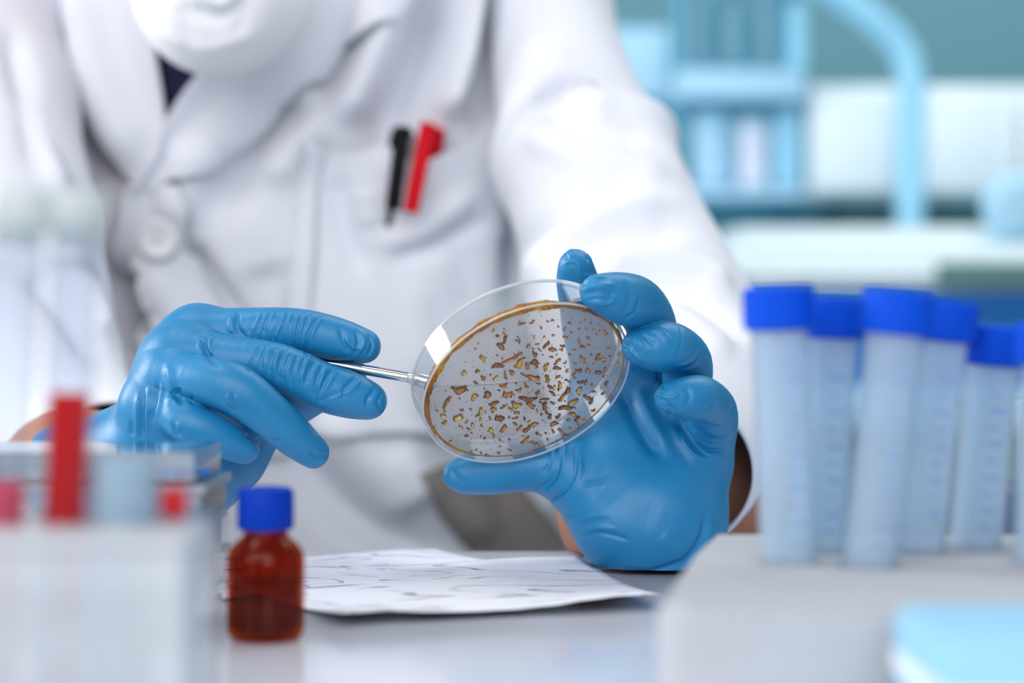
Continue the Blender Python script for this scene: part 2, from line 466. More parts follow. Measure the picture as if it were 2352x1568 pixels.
s1 += [(C1([(1720, 570), (1660, 660), (1610, 760)]), 5, -0.9), (C1([(1745, 585), (1690, 670), (1640, 760)]), 4, 0.5),
       (C1([(1880, 640), (1800, 720), (1780, 800)]), 5, -0.7), (C1([(1910, 660), (1840, 740), (1700, 800)]), 4, 0.55),
       (C1([(2010, 730), (1960, 800), (1950, 860)]), 5, -0.6), (C1([(1600, 830), (1700, 780), (1760, 780)]), 6, -0.5), (C1([(2060, 760), (2030, 830), (2060, 880)]), 4, -0.4),
       (C1([(800, 330), (785, 400), (810, 480), (870, 560)]), 7, -1.5), (C1([(830, 350), (815, 420), (840, 490)]), 5, 0.6), (C1([(760, 360), (750, 430), (770, 500)]), 8, 0.6),
       (C1([(350, 735), (338, 860), (335, 1070)]), 6, -1.8), (C1([(385, 720), (372, 860), (366, 1060)]), 6, 0.9), (C1([(310, 780), (300, 900), (295, 1060)]), 7, 0.8),
       (C1([(450, 690), (430, 820), (400, 950)]), 6, -0.9), (C1([(480, 690), (462, 820), (430, 960)]), 7, 0.6), (C1([(255, 950), (258, 1070)]), 5, -0.9), (C1([(520, 560), (540, 700), (520, 860)]), 10, 0.7),
       (C1([(975, 765), (990, 840), (1010, 905)]), 3.5, -1.0), (C1([(945, 770), (965, 850)]), 4, 0.5), (C1([(1010, 780), (1000, 860)]), 4, 0.5), (C1([(940, 830), (985, 890)]), 3, -0.6),
       (C1([(585, 720), (600, 790), (625, 830)]), 7, -1.4), (C1([(540, 800), (590, 850)]), 6, 0.5), (C1([(690, 780), (700, 840)]), 4, -0.5),
       (C1([(555, 975), (570, 1030), (600, 1075)]), 5, -1.1), (C1([(590, 970), (600, 1040)]), 4, 0.5),
       (C1([(1080, 1050), (1150, 1090), (1195, 1150)]), 6, -0.8), (C1([(1100, 1030), (1170, 1080)]), 4, 0.4),
       (C1([(1270, 1090), (1310, 1110), (1330, 1090)]), 4, -0.8), (C1([(1500, 900), (1580, 1000), (1620, 1080)]), 5, -0.4), (C1([(1540, 1180), (1600, 1230), (1680, 1200)]), 5, -0.6), (C1([(1600, 1060), (1660, 1130), (1685, 1190)]), 4, 0.4)]
v, f = make_glove(g1_palm, g1_fingers, 0.012, s1, atn(60, 1300, .68) - .02, atn(930, 660, .86) + .03, kfin=0.006)
g1 = link('glove', mesh_np('glove', v, f), None, M['glove'])
under(g1, person); tag(g1, 'wrinkled blue glove holding the needle handle')

# image-right glove: palm to the lens, thumb under the dish, fingers round its rim
g2_fingers = [
    [(1390, 905, 52, 12.0), (1368, 835, 48, 10.0), (1350, 760, 37, 9.7), (1338, 695, 20, 8.8), (1327, 648, 8, 7.9), (1322, 611, 2, 6.4)],
    [(1455, 890, 48, 12.0), (1488, 815, 35, 10.0), (1496, 752, 16, 9.6), (1468, 700, -6, 9.6), (1425, 684, -20, 9.2), (1374, 671, -28, 6.6)],
    [(1545, 950, 44, 11.5), (1574, 895, 31, 9.8), (1577, 832, 13, 9.5), (1545, 800, -3, 9.3), (1510, 797, -9, 8.8), (1466, 796, -12, 6.2)],
    [(1600, 1060, 36, 12.0), (1632, 1000, 26, 9.8), (1640, 945, 10, 8.7), (1612, 917, -5, 8.5), (1580, 914, -11, 7.8), (1537, 913, -15, 5.4)],
    [(1420, 1180, 26, 17.5), (1350, 1110, 31, 13.5), (1285, 1080, 34, 10.9), (1215, 1070, 33, 9.7), (1140, 1078, 31, 9.4), (1085, 1087, 29, 8.0), (1052, 1092, 28, 5.9)],
]
g2_palm = [
    ((1480, 1180, 32), 19.5, (1395, 915, 52), 13.5),
    ((1490, 1180, 32), 19.5, (1462, 910, 48), 13.5),
    ((1510, 1180, 32), 19.5, (1540, 970, 44), 13.5),
    ((1545, 1180, 30), 16.5, (1592, 1070, 36), 14.5),
    ((1420, 1180, 26), 17.5, (1345, 1080, 34), 14.5),
    ((1345, 1080, 38), 12.5, (1400, 930, 52), 11.5),
    ((1478, 1220, 30), 17.0, (1522, 1218, 31), 17.0),
    ((1500, 1224, 32), 16.5, (1560, 1200, 40), 12.5),
    ((1505, 1200, 34), 19.5, (1535, 1168, 60), 22),
]
s2 = [
    # fingertip folds: index
    (C2([(1070, 230), (1120, 215), (1160, 235), (1180, 300), (1240, 300)]), 4, 0.6), (C2([(1150, 150), (1185, 165), (1230, 215)]), 5, -0.9), (C2([(1130, 135), (1100, 160), (1120, 205)]), 4, 0.4), (C2([(1210, 160), (1245, 210)]), 4, 0.4),
    # middle
    (C2([(1180, 365), (1260, 335), (1345, 312)]), 5, -0.8), (C2([(1195, 425), (1280, 405), (1390, 425)]), 6, -0.9), (C2([(1190, 392), (1270, 368), (1375, 365)]), 6, 0.7), (C2([(1235, 470), (1320, 482), (1395, 455)]), 5, 0.5), (C2([(1215, 455), (1290, 448), (1370, 470)]), 4, -0.5), (C2([(1440, 330), (1480, 440), (1440, 540)]), 7, -0.4), (C2([(1545, 440), (1510, 530), (1450, 570)]), 4, -0.5),
    # ring
    (C2([(1600, 640), (1640, 650), (1690, 690), (1720, 730)]), 4, 0.6), (C2([(1610, 620), (1670, 640), (1730, 690)]), 4, -0.5), (C2([(1560, 670), (1600, 710), (1640, 740)]), 5, -0.5), (C2([(1440, 710), (1490, 740), (1520, 800)]), 5, -0.8), (C2([(1450, 770), (1500, 790), (1560, 840)]), 4, 0.5), (C2([(1435, 750), (1480, 790), (1500, 840)]), 4, -0.5), (C2([(1530, 700), (1560, 760), (1600, 790)]), 5, 0.4),
    (C2([(1790, 620), (1800, 700), (1770, 830)]), 3, -0.3), (C2([(1790, 885), (1880, 860), (1930, 790)]), 4, -0.9), (C2([(1770, 870), (1860, 835), (1915, 760)]), 4, 0.4),
    # pinky
    (C2([(1640, 1070), (1700, 1090), (1760, 1150)]), 5, -0.7), (C2([(1650, 1040), (1720, 1060), (1790, 1040)]), 4, 0.4), (C2([(1680, 1110), (1720, 1130), (1720, 1170)]), 4, -0.5), (C2([(1830, 1000), (1850, 1060), (1830, 1110)]), 7, -0.4),
    (C2([(1900, 1185), (1980, 1130), (2010, 1090)]), 4, -0.6),
    (C2([(1890, 1200), (1960, 1240), (2050, 1250), (2125, 1215)]), 5, -1.3), (C2([(1900, 1230), (1970, 1275), (2060, 1285), (2120, 1250)]), 4, 0.8), (C2([(1880, 1240), (1950, 1310), (2040, 1325), (2110, 1295)]), 4, -1.1), (C2([(1860, 1250), (1930, 1345), (2020, 1365), (2105, 1340)]), 4, 0.8), (C2([(1830, 1260), (1890, 1370), (1990, 1420), (2090, 1400)]), 5, -1.3), (C2([(1800, 1270), (1860, 1390), (1970, 1455), (2080, 1440)]), 6, 0.7), (C2([(2120, 1170), (2140, 1110)]), 6, -0.6),
    (C2([(1650, 890), (1670, 960), (1700, 1010)]), 5, -0.8), (C2([(1500, 880), (1540, 960)]), 5, -0.4),
    # palm
    (C3([(1270, 280), (1330, 430), (1420, 590), (1500, 690)]), 16, -1.8), (C3([(1350, 250), (1440, 450), (1540, 620)]), 18, 1.0), (C3([(1620, 470), (1700, 600), (1800, 690)]), 9, -0.9), (C3([(1560, 480), (1660, 640), (1760, 740)]), 12, 0.6),
    (C3([(1060, 520), (1050, 700), (1090, 880)]), 30, -1.3), (C3([(850, 560), (845, 760), (800, 850), (710, 915)]), 6, -1.6), (C3([(890, 600), (880, 780), (820, 890), (720, 945)]), 6, 0.9), (C3([(960, 640), (950, 800), (890, 910), (760, 985)]), 5, -1.0), (C3([(990, 680), (975, 820), (900, 940), (790, 1010)]), 7, 0.6), (C3([(800, 640), (790, 740), (750, 800)]), 4, -0.8),
    (C3([(1080, 850), (1300, 1000), (1500, 1080)]), 40, -0.7),
    (C3([(960, 1150), (1060, 1110), (1160, 1100)]), 5, -0.7), (C3([(980, 1180), (1090, 1150), (1220, 1160)]), 5, 0.5), (C3([(1010, 1210), (1130, 1190), (1300, 1230)]), 5, -0.6), (C3([(900, 1090), (1000, 1090), (1080, 1060)]), 5, 0.4),
    (C3([(1790, 1060), (1770, 1200), (1690, 1330), (1560, 1400), (1400, 1440), (1220, 1410)]), 7, -1.6), (C3([(1830, 1080), (1810, 1230), (1730, 1360), (1580, 1440), (1400, 1470)]), 7, 0.9),
    (C3([(1500, 1200), (1600, 1300), (1600, 1380)]), 20, 0.6), (C3([(150, 760), (200, 840), (260, 870)]), 8, -0.5),
]
v, f = make_glove(g2_palm, g2_fingers, 0.013, s2, atn(1000, 1380, .70) + np.array([0, -.03, -.003]), atn(1740, 540, .80) + np.array([.01, .055, .01]), kfin=0.006, seed=4)
v[:, 2] = np.maximum(v[:, 2], T + 0.002)
g2 = link('glove', mesh_np('glove', v, f), None, M['glove'])
g2v = v
under(g2, person); tag(g2, 'blue glove gripping the petri dish, palm forward')

# ---- body under the clothes: forearms, neck, head, chest ------------------
fb = Field((-0.42, 0.74, 0.66), (0.22, 1.38, 1.34), 0.004)
bf = fb.new()
def bc(a, ra, b, rb, k=0.03): fb.cone(bf, a, ra / 1000, b, rb / 1000, k, 0.03)
bc(atn(420, 1075, .772), 21, atn(180, 1120, .83), 25); bc(atn(180, 1120, .83), 26, atn(30, 980, .98), 32); bc(atn(30, 960, .98), 32, atn(0, -80, 1.16), 40)
bc(atn(1435, 1175, .828), 29, atn(1620, 1105, .875), 33, 0.02); bc(atn(1620, 1105, .875), 33, atn(1520, 880, .95), 34); bc(atn(1520, 880, .95), 34, atn(1410, 520, 1.04), 30); bc(atn(1410, 520, 1.04), 30, atn(1290, 130, 1.13), 26); bc(atn(1290, 130, 1.13), 26, atn(1150, -80, 1.18), 30)
bc((-0.13, 1.26, 0.70), 95, (-0.13, 1.23, 0.98), 90, 0.06); bc((-0.22, 1.20, 1.03), 50, (-0.04, 1.20, 1.03), 50, 0.05)
bc((-0.14, 1.18, 1.03), 50, (-0.15, 1.10, 1.12), 50, 0.03); bc((-0.155, 1.04, 1.13), 62, (-0.155, 1.09, 1.20), 82, 0.04)
bc((-0.155, 0.98, 1.14), 14, (-0.155, 0.985, 1.17), 10, 0.02)
v, f = surface_nets(bf, fb.lo, 0.004)
v = smooth_mesh(v, f, 3)
v[:, 2] = np.maximum(v[:, 2], np.where(v[:, 1] < 0.84, T + 0.001, -1))
body = link('body', mesh_np('body', v, f), None, M['skin']); under(body, person)

# ---- lab coat -------------------------------------------------------------
TX = -0.13
def coat_section(z):
    """front distance, half width and half depth of the torso at height z"""
    zs = [0.45, 0.60, 0.72, 0.80, 0.90, 0.98, 1.05, 1.11, 1.14]
    fr = [1.105, 1.105, 1.102, 1.097, 1.090, 1.084, 1.082, 1.09, 1.10]
    hw = [0.200, 0.195, 0.185, 0.185, 0.190, 0.195, 0.185, 0.120, 0.075]
    hd = [0.130, 0.130, 0.130, 0.130, 0.135, 0.130, 0.110, 0.080, 0.06]
    return np.interp(z, zs, fr), np.interp(z, zs, hw), np.interp(z, zs, hd)
nz, na = 260, 300
v = []
for j in range(nz):
    z = 0.46 + (1.135 - 0.46) * j / (nz - 1)
    fr, hw, hd = coat_section(z)
    for i in range(na):
        a = 2 * math.pi * i / na
        c, s = math.cos(a), math.sin(a)
        e = 2 / 2.35
        v.append((TX + hw * math.copysign(abs(c) ** e, c), fr + hd + hd * math.copysign(abs(s) ** e, s), z))
v = np.array(v)
f = np.array([(j * na + i, j * na + (i + 1) % na, (j + 1) * na + (i + 1) % na, (j + 1) * na + i) for j in range(nz - 1) for i in range(na)])
v = smooth_mesh(v, f, 2)
n = vnormals(v, f)
torso_strokes = [
    # folds falling from the shoulder, right of the lapel
    ([(1010, -80), (960, 120), (880, 320)], 38, -13), ([(1090, -80), (1060, 120), (1010, 280)], 34, 11), ([(930, -80), (860, 120), (780, 290)], 40, 11),
    ([(1160, -80), (1130, 150), (1110, 300)], 34, -11), ([(820, 20), (760, 160), (640, 300)], 40, -7),
    ([(640, 190), (600, 320), (500, 470)], 50, -9), ([(720, 180), (690, 300), (600, 420)], 45, 7), ([(470, 330), (430, 450), (400, 500)], 40, 5),
    # folds from the button and down
    ([(420, 560), (500, 680), (560, 760)], 32, -9), ([(330, 620), (400, 720), (480, 830)], 40, 8), ([(600, 600), (640, 760), (680, 900)], 60, -6),
    # under the pocket
    ([(760, 930), (860, 1060), (960, 1180)], 60, 9), ([(620, 1000), (800, 1180), (1000, 1290)], 45, -8), ([(980, 900), (1060, 1030), (1200, 1150)], 50, -10), ([(900, 1000), (1000, 1130), (1120, 1230)], 40, 7), ([(1180, 950), (1240, 1060), (1290, 1180)], 40, 9),
    ([(1220, 250), (1200, 480), (1180, 700)], 26, -14),
    # image-left breast
    ([(110, -50), (150, 200), (260, 420)], 35, -9), ([(180, -50), (220, 160), (330, 380)], 45, 6), ([(60, 100), (110, 300), (160, 470)], 22, -14),
    ([(250, 560), (290, 680), (340, 800)], 40, -16), ([(180, 520), (200, 700), (260, 860)], 35, 8),
]
v = stroke_relief(v, n, [(p_, w_, a_ * 2.0) for p_, w_, a_ in torso_strokes])
coat = link('lab_coat', mesh_np('lab_coat', v, f), None, M['coat']); under(coat, person)
tag(coat, 'white lab coat')
coat_bvh = BVHTree.FromPolygons([tuple(x) for x in v], [tuple(int(k) for k in q) for q in f])

def on_coat(px, py, off):
    dirv = (at(px, py, 1.0) - Vector((0, 0, CZ))).normalized()
    hit, nn, _, _ = coat_bvh.ray_cast(Vector((0, 0, CZ)), dirv)
    if hit is None: return at(px, py, 1.12)
    nn = nn if nn.dot(dirv) < 0 else -nn
    return hit + nn * off
def panel(name, rows, nu, nv, off, thick, mat, parent, strokes=None, lift=None, label=None):
    """cloth panel lying on the coat: rows of outline points, top to bottom, each row from side to side"""
    R = [catmull(r, max(1, math.ceil(nu / (len(r) - 1)))) for r in rows]
    m = min(len(r) for r in R); R = [r[np.linspace(0, len(r) - 1, m).round().astype(int)] for r in R]
    G = catmull([r.ravel() for r in R], max(1, math.ceil(nv / (len(R) - 1)))).reshape(-1, m, 2)
    hgt, wid = G.shape[:2]
    v = np.zeros((hgt * wid, 3))
    for j in range(hgt):
        for i in range(wid):
            o = off if lift is None else off + lift(i / (wid - 1), j / (hgt - 1))
            v[j * wid + i] = on_coat(G[j, i, 0], G[j, i, 1], o)
    f = np.array([(j * wid + i, (j + 1) * wid + i, (j + 1) * wid + i + 1, j * wid + i + 1) for j in range(hgt - 1) for i in range(wid - 1)])
    for _ in range(2):
        vs = smooth_mesh(v, f, 1); inner = np.zeros((hgt, wid), bool); inner[1:-1, 1:-1] = True
        v[inner.ravel()] = vs[inner.ravel()]
    if strokes:
        n = vnormals(v, f)
        if n[:, 1].mean() > 0: n = -n
        v = stroke_relief(v, n, strokes)
    me = mesh_np(name, v, f)
    o = link(name, me, None, mat)
    md = o.modifiers.new('thickness', 'SOLIDIFY'); md.thickness = thick; md.offset = 0
    under(o, parent)
    if label: tag(o, label)
    return o
def under_part(o):   # sub-part of the coat
    o.parent = coat; o.matrix_parent_inverse = Matrix.Identity(4); return o

# shirt in the neck opening
sh = panel('shirt', [[(300, 60), (400, 60), (520, 60)], [(320, 160), (400, 160), (490, 160)], [(350, 260), (395, 260), (440, 260)], [(380, 320), (392, 320), (405, 320)]], 20, 20, 0.002, 0.001, M['shirt'], person, label='dark navy shirt in the neck opening')
# lapels and front edge
lp = panel('lapel', [[(60, -60), (180, -60), (345, -60)], [(120, 80), (230, 80), (368, 110)], [(190, 220), (280, 230), (388, 250)], [(270, 340), (320, 350), (385, 330)], [(330, 430), (345, 430), (360, 425)]],
           24, 40, 0.0055, 0.0018, M['coat'], coat, lift=lambda u, t: 0.005 * (1 - t) * (0.5 + 0.5 * math.cos(u * 2 * math.pi)) )
lp2 = panel('lapel', [[(500, -60), (760, -60), (960, -60)], [(495, 60), (700, 70), (880, 60)], [(480, 150), (620, 190), (740, 170)], [(435, 215), (540, 290), (600, 290)], [(375, 320), (430, 370), (470, 380)], [(325, 430), (350, 440), (370, 445)]],
            30, 50, 0.007, 0.0018, M['coat'], coat, lift=lambda u, t: 0.007 * max(0, 1 - u * 5) + 0.005 * (1 - t) * math.sin(u * math.pi))
pk_front = panel('front_edge', [[(325, 410), (360, 420), (420, 430)], [(300, 490), (350, 500), (430, 510)], [(300, 580), (360, 590), (440, 600)], [(312, 670), (390, 680), (480, 690)], [(345, 780), (440, 780), (540, 780)], [(400, 900), (500, 900), (600, 900)], [(470, 1050), (560, 1050), (650, 1050)]],
                 16, 60, 0.006, 0.0022, M['coat'], coat, lift=lambda u, t: 0.009 * max(0, 1 - u * 2.2) ** 1.5)
for o in (lp, lp2, pk_front):
    o.parent = coat; o.matrix_parent_inverse = Matrix.Identity(4); o.matrix_parent_inverse = coat.matrix_world.inverted() if False else Matrix.Identity(4)
# chest pocket
pocket_strokes = [([(770, 400), (790, 520), (840, 630)], 26, -5), ([(860, 560), (960, 530), (1090, 440)], 26, 4), ([(900, 600), (1000, 570), (1120, 500)], 24, -4), ([(840, 430), (850, 520)], 24, 4),
                  ([(950, 640), (960, 760), (990, 900)], 40, 3), ([(1060, 560), (1080, 720)], 40, -3)]
pk = panel('pocket', [[(690, 322), (760, 338), (850, 352), (950, 372), (1010, 350), (1100, 322), (1214, 300)], [(684, 480), (780, 490), (860, 500), (950, 505), (1020, 500), (1110, 480), (1212, 470)], [(678, 700), (780, 705), (860, 710), (950, 710), (1020, 705), (1110, 700), (1206, 690)], [(672, 985), (780, 1000), (860, 1005), (950, 1010), (1020, 1008), (1110, 1000), (1200, 985)]],
           60, 70, 0.006, 0.0018, M['coat'], coat, strokes=pocket_strokes,
           lift=lambda u, t: -0.003 * (1 - math.sin(math.pi * min(max(u, 0), 1)) ** 0.5) + 0.014 * math.exp(-((u - .52) / .28) ** 2) * max(0, 1 - t * 2.2))
hem = panel('pocket_band', [[(690, 320), (712, 325), (735, 332)], [(684, 480), (706, 482), (728, 486)], [(678, 700), (700, 702), (722, 704)], [(672, 980), (694, 984), (716, 990)]], 4, 60, 0.0085, 0.0015, M['coat'], coat)
for o in (pk, hem):
    o.parent = coat; o.matrix_parent_inverse = Matrix.Identity(4)

# button with rim and four holes
bp_ = on_coat(376, 535, 0.012)
bq = Vector((0.12, -1, 0.0)).to_track_quat('Z', 'Y').to_matrix().to_4x4()
prof = round_profile([(0.0, 0.0008), (0.0065, 0.0008), (0.0078, 0.0026), (0.0105, 0.0026), (0.0112, 0.0), (0.0108, -0.001), (0, -0.001)], 0.0006, 3)
bt = lathe('button', prof, M['button'], None, 40, matrix=Matrix.Translation(bp_) @ bq)
bt.parent = coat
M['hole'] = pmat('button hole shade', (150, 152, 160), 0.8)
for a in range(4):
    ca = math.pi / 4 + a * math.pi / 2
    hh = lathe('thread', [(0, 0.0012), (0.0008, 0.0011), (0.0009, 0.0004), (0, 0.0004)], M['hole'], None, 10, matrix=Matrix.Translation(bp_) @ bq @ Matrix.Translation((0.0017 * math.cos(ca), 0.0017 * math.sin(ca), 0.0)))
    hh.parent = coat

# sleeves
def sleeve(path, strokes, name='sleeve', zmin=T + 0.0015):
    """path rows: px, py, distance, half width mm, half height mm"""
    Q = catmull([np.concatenate([atn(a, b, c), [r1 / 1000, r2 / 1000]]) for a, b, c, r1, r2 in path], 22)
    pts = Q[:, :3]; tan = np.gradient(pts, axis=0); tan /= np.linalg.norm(tan, axis=1)[:, None]
    n = 120; ref = np.array([0.25, 1.0, 0.15]); vv = []
    for i in range(len(pts)):
        yv = np.array([0, 1.0, 0]) if abs(tan[i][1]) < 0.75 else np.array([0, 0, 1.0])
        blend = np.clip((abs(tan[i][1]) - 0.5) / 0.35, 0, 1)
        rf = (1 - blend) * np.array([0, 1.0, 0]) + blend * np.array([0, 0, 1.0])
        s = np.cross(tan[i], rf); s /= np.linalg.norm(s); u = np.cross(s, tan[i])
        for k in range(n):
            a = 2 * math.pi * k / n
            vv.append(pts[i] + s * Q[i, 3] * math.cos(a) + u * Q[i, 4] * math.sin(a))
    vv = np.array(vv)
    ff = np.array([(j * n + i, j * n + (i + 1) % n, (j + 1) * n + (i + 1) % n, (j + 1) * n + i) for j in range(len(pts) - 1) for i in range(n)])
    nn = vnormals(vv, ff)
    cen = np.repeat(pts, n, axis=0)
    if ((vv - cen) * nn).sum() < 0: nn = -nn; ff = ff[:, ::-1]
    vv = stroke_relief(vv, nn, strokes)
    vv[:, 2] = np.where(vv[:, 1] < 0.86, np.maximum(vv[:, 2], zmin), vv[:, 2])
    o = link(name, mesh_np(name, vv, ff), None, M['coat'])
    md = o.modifiers.new('thickness', 'SOLIDIFY'); md.thickness = 0.0018; md.offset = -1
    o.parent = coat
    return o
sl_r = sleeve([(1210, -220, 1.17, 40, 52), (1240, -60, 1.15, 40, 52), (1275, 130, 1.12, 38, 50), (1335, 330, 1.08, 43, 52), (1395, 520, 1.03, 47, 52), (1458, 700, 0.98, 54, 54), (1525, 870, 0.93, 56, 50), (1530, 1000, 0.87, 50, 42), (1505, 1085, 0.81, 41, 36)],
              [([(1190, 200), (1300, 270), (1440, 300), (1500, 320)], 30, -7), ([(1200, 300), (1310, 360), (1450, 390), (1540, 400)], 30, 6), ([(1180, 610), (1240, 520), (1340, 450), (1460, 410)], 22, -10), ([(1200, 660), (1280, 570), (1400, 500), (1540, 470)], 26, 8),
               ([(1230, 120), (1320, 190), (1400, 280)], 36, 6), ([(1350, 660), (1430, 640), (1520, 655), (1610, 690), (1700, 770)], 18, -11), ([(1380, 610), (1480, 600), (1600, 625), (1680, 680)], 28, 9), ([(1420, 720), (1560, 740), (1680, 830)], 34, 6), ([(1300, 600), (1420, 540), (1560, 530)], 24, -6)])
sl_l = sleeve([(20, -220, 1.16, 55, 60), (-10, -80, 1.13, 48, 56), (-40, 120, 1.09, 44, 52), (-30, 330, 1.04, 44, 50), (10, 560, 0.99, 46, 50), (30, 780, 0.95, 50, 48), (80, 930, 0.91, 46, 42), (170, 1030, 0.875, 40, 36), (250, 1078, 0.845, 34, 30)],
              [([(60, 200), (100, 350), (150, 450)], 24, 6), ([(20, 60), (60, 220), (90, 380)], 26, -8), ([(60, 620), (140, 700), (220, 820)], 28, -6), ([(150, 560), (200, 660), (240, 780)], 24, 6)])
for o in (body, g1, g2, coat, sh):
    pass

shade_panel = panel('trouser_lap', [[(960, 1090), (1030, 1075), (1110, 1075), (1190, 1095)], [(1000, 1155), (1080, 1145), (1160, 1145), (1245, 1165)], [(1060, 1230), (1130, 1225), (1210, 1225), (1290, 1240)], [(1120, 1320), (1180, 1320), (1240, 1320), (1310, 1320)]], 24, 24, 0.004, 0.001, M['lapcloth'], person, label='taupe trousers where the coat falls open')  # added panel, paints the shade under the arm onto the coat
# trousers under the table
ft = Field((-0.36, 0.70, 0.0), (0.12, 1.42, 0.72), 0.01)
tf = ft.new()
for sx in (-0.23, -0.03):
    ft.cone(tf, (sx, 1.27, 0.55), 0.085, (sx, 0.88, 0.56), 0.07, 0.03, 0.03)
    ft.cone(tf, (sx, 0.88, 0.56), 0.065, (sx, 0.86, 0.06), 0.05, 0.03, 0.03)
ft.cone(tf, (-0.2, 1.28, 0.58), 0.11, (-0.06, 1.28, 0.58), 0.11, 0.04, 0.03)
v, f = surface_nets(tf, ft.lo, 0.01)
tr = link('trousers', mesh_np('trousers', smooth_mesh(v, f, 2), f), None, M['trousers']); under(tr, person)

# face mask (cup shaped) over chin and mouth
nu, nv = 72, 40
mc = at(486, -40, 0.985)
v = []
for j in range(nv + 1):
    th = math.pi / 2 * j / nv
    for i in range(nu):
        a = 2 * math.pi * i / nu
        r = math.sin(th)
        ridge = 1 + 0.02 * math.sin(th * 9)
        x = 0.044 * r * math.cos(a); z = 0.043 * r * math.sin(a)
        y = -0.055 * math.cos(th) * ridge
        v.append((mc.x + x, mc.y + y + 0.03, mc.z + z))
v = np.array(v)
f = np.array([(j * nu + i, j * nu + (i + 1) % nu, (j + 1) * nu + (i + 1) % nu, (j + 1) * nu + i) for j in range(1, nv) for i in range(nu)])
n = vnormals(v, f)
if n[:, 1].mean() > 0: n = -n; f = f[:, ::-1]
v = stroke_relief(v, n, [([(440, 20), (500, 40), (560, 10)], 16, -3), ([(455, -30), (500, 5), (545, -20)], 14, 4), ([(340, 60), (460, 110), (600, 70)], 14, 1.5), ([(420, 10), (430, 70), (440, 120)], 14, -1.5), ([(560, 20), (550, 80)], 14, -1.5)])
bm = bmesh.new(); bv = [bm.verts.new(p) for p in v]
for q in f: bm.faces.new([bv[k] for k in q])
bmesh.ops.remove_doubles(bm, verts=bm.verts, dist=1e-6)
mk = bm_obj('face_mask', bm, M['mask']); md = mk.modifiers.new('thickness', 'SOLIDIFY'); md.thickness = 0.002
under(mk, person); tag(mk, 'white cup shaped face mask')
# ------------------------------------------------------------------ petri dish
rng = random.Random(7)
ST, CT = 0.737, 0.676
e1 = Vector((0.904, 0.0, 0.427)); ax = Vector((-0.427 * ST, CT, 0.904 * ST)); e2 = Vector((-0.427 * CT, -ST, 0.904 * CT))
DC = at(1212, 886, D - 0.008)
DR = 0.0402; DH = 0.0122
DM = Matrix(((e1.x, e2.x, ax.x, DC.x), (e1.y, e2.y, ax.y, DC.y), (e1.z, e2.z, ax.z, DC.z), (0, 0, 0, 1)))
def dish_uv(px, py, depth=0.0):
    """where the ray of a pixel meets the dish floor"""
    o = Vector((0, 0, CZ)); d = (at(px, py, 1.0) - o)
    pl_ = DC + ax * depth
    t = (pl_ - o).dot(ax) / d.dot(ax)
    h = o + d * t - DC
    return h.dot(e1), h.dot(e2)
M['dish'] = clear_mat('clear dish plastic', (250, 252, 252), gloss=0.85, haze=0.012, haze_rgb=(240, 244, 248), rough=0.02, ior=1.5)
M['rim'] = clear_mat('dish edge plastic', (244, 248, 250), gloss=1.6, haze=0.62, haze_rgb=(250, 252, 255), rough=0.05, ior=1.5)
M['agar'] = clear_mat('cloudy agar', (236, 232, 230), gloss=0.5, haze=0.20, haze_rgb=(236, 236, 240), rough=0.12, ior=1.33)
def amber_mat(name):
    m, nt, p = mat_new(name)
    at_ = nt.nodes.new('ShaderNodeVertexColor'); at_.layer_name = 'tone'
    no = nt.nodes.new('ShaderNodeTexNoise'); no.inputs['Scale'].default_value = 900; no.inputs['Detail'].default_value = 5
    tc = nt.nodes.new('ShaderNodeTexCoord'); nt.links.new(tc.outputs['Object'], no.inputs['Vector'])
    rp = nt.nodes.new('ShaderNodeMapRange'); rp.inputs[1].default_value = .3; rp.inputs[2].default_value = .7; rp.inputs[3].default_value = .6; rp.inputs[4].default_value = 1.4
    nt.links.new(no.outputs['Fac'], rp.inputs[0])
    mx = nt.nodes.new('ShaderNodeVectorMath'); mx.operation = 'SCALE'
    nt.links.new(at_.outputs['Color'], mx.inputs[0]); nt.links.new(rp.outputs[0], mx.inputs['Scale'])
    nt.links.new(mx.outputs[0], p.inputs['Base Color'])
    p.inputs['Roughness'].default_value = 0.3
    p.inputs['Specular IOR Level'].default_value = 0.08
    return m
M['amber'] = amber_mat('amber colony')
dish = empty('petri_dish', DC, 'clear petri dish speckled with amber brown colonies held up by gloved hands', 'petri dish')
DI = Matrix.Translation(-DC)
def to_dish(o): o.parent = dish; o.matrix_parent_inverse = DI; return o
prof = [(0, 0), (DR - .0004, 0), (DR, .0004), (DR + .0009, DH), (DR - .0003, DH), (DR - .0012, .0006), (0, .0006)]
to_dish(lathe('dish_shell', prof, M['dish'], None, 160, matrix=DM, sharp=30))
def ring(name, R, z, r, mat, n=180, k=10, par=to_dish):
    v = []; f = []
    for i in range(n):
        a = 2 * math.pi * i / n
        for j in range(k):
            b = 2 * math.pi * j / k
            v.append(DM @ Vector(((R + r * math.cos(b)) * math.cos(a), (R + r * math.cos(b)) * math.sin(a), z + r * math.sin(b))))
            f.append((i * k + j, ((i + 1) % n) * k + j, ((i + 1) % n) * k + (j + 1) % k, i * k + (j + 1) % k))
    return par(link(name, mesh_np(name, [tuple(p) for p in v], f), None, mat))
ring('rim', DR + .0003, DH, .00065, M['rim'])
ring('floor_edge', DR - .0002, .0003, .0004, M['rim'])
to_dish(lathe('agar', [(0, .0016), (DR - .0017, .0016), (DR - .0015, .0030), (0, .0026)], M['agar'], None, 120, matrix=DM))
def noise1(seed, n):
    r = random.Random(seed); ph = [(r.uniform(0, 6.28), r.uniform(.3, 1)) for _ in range(9)]
    return lambda t: sum(a * math.sin((k + 1) * t * n + p) / (k + 1) ** .6 for k, (p, a) in enumerate(ph)) / 3
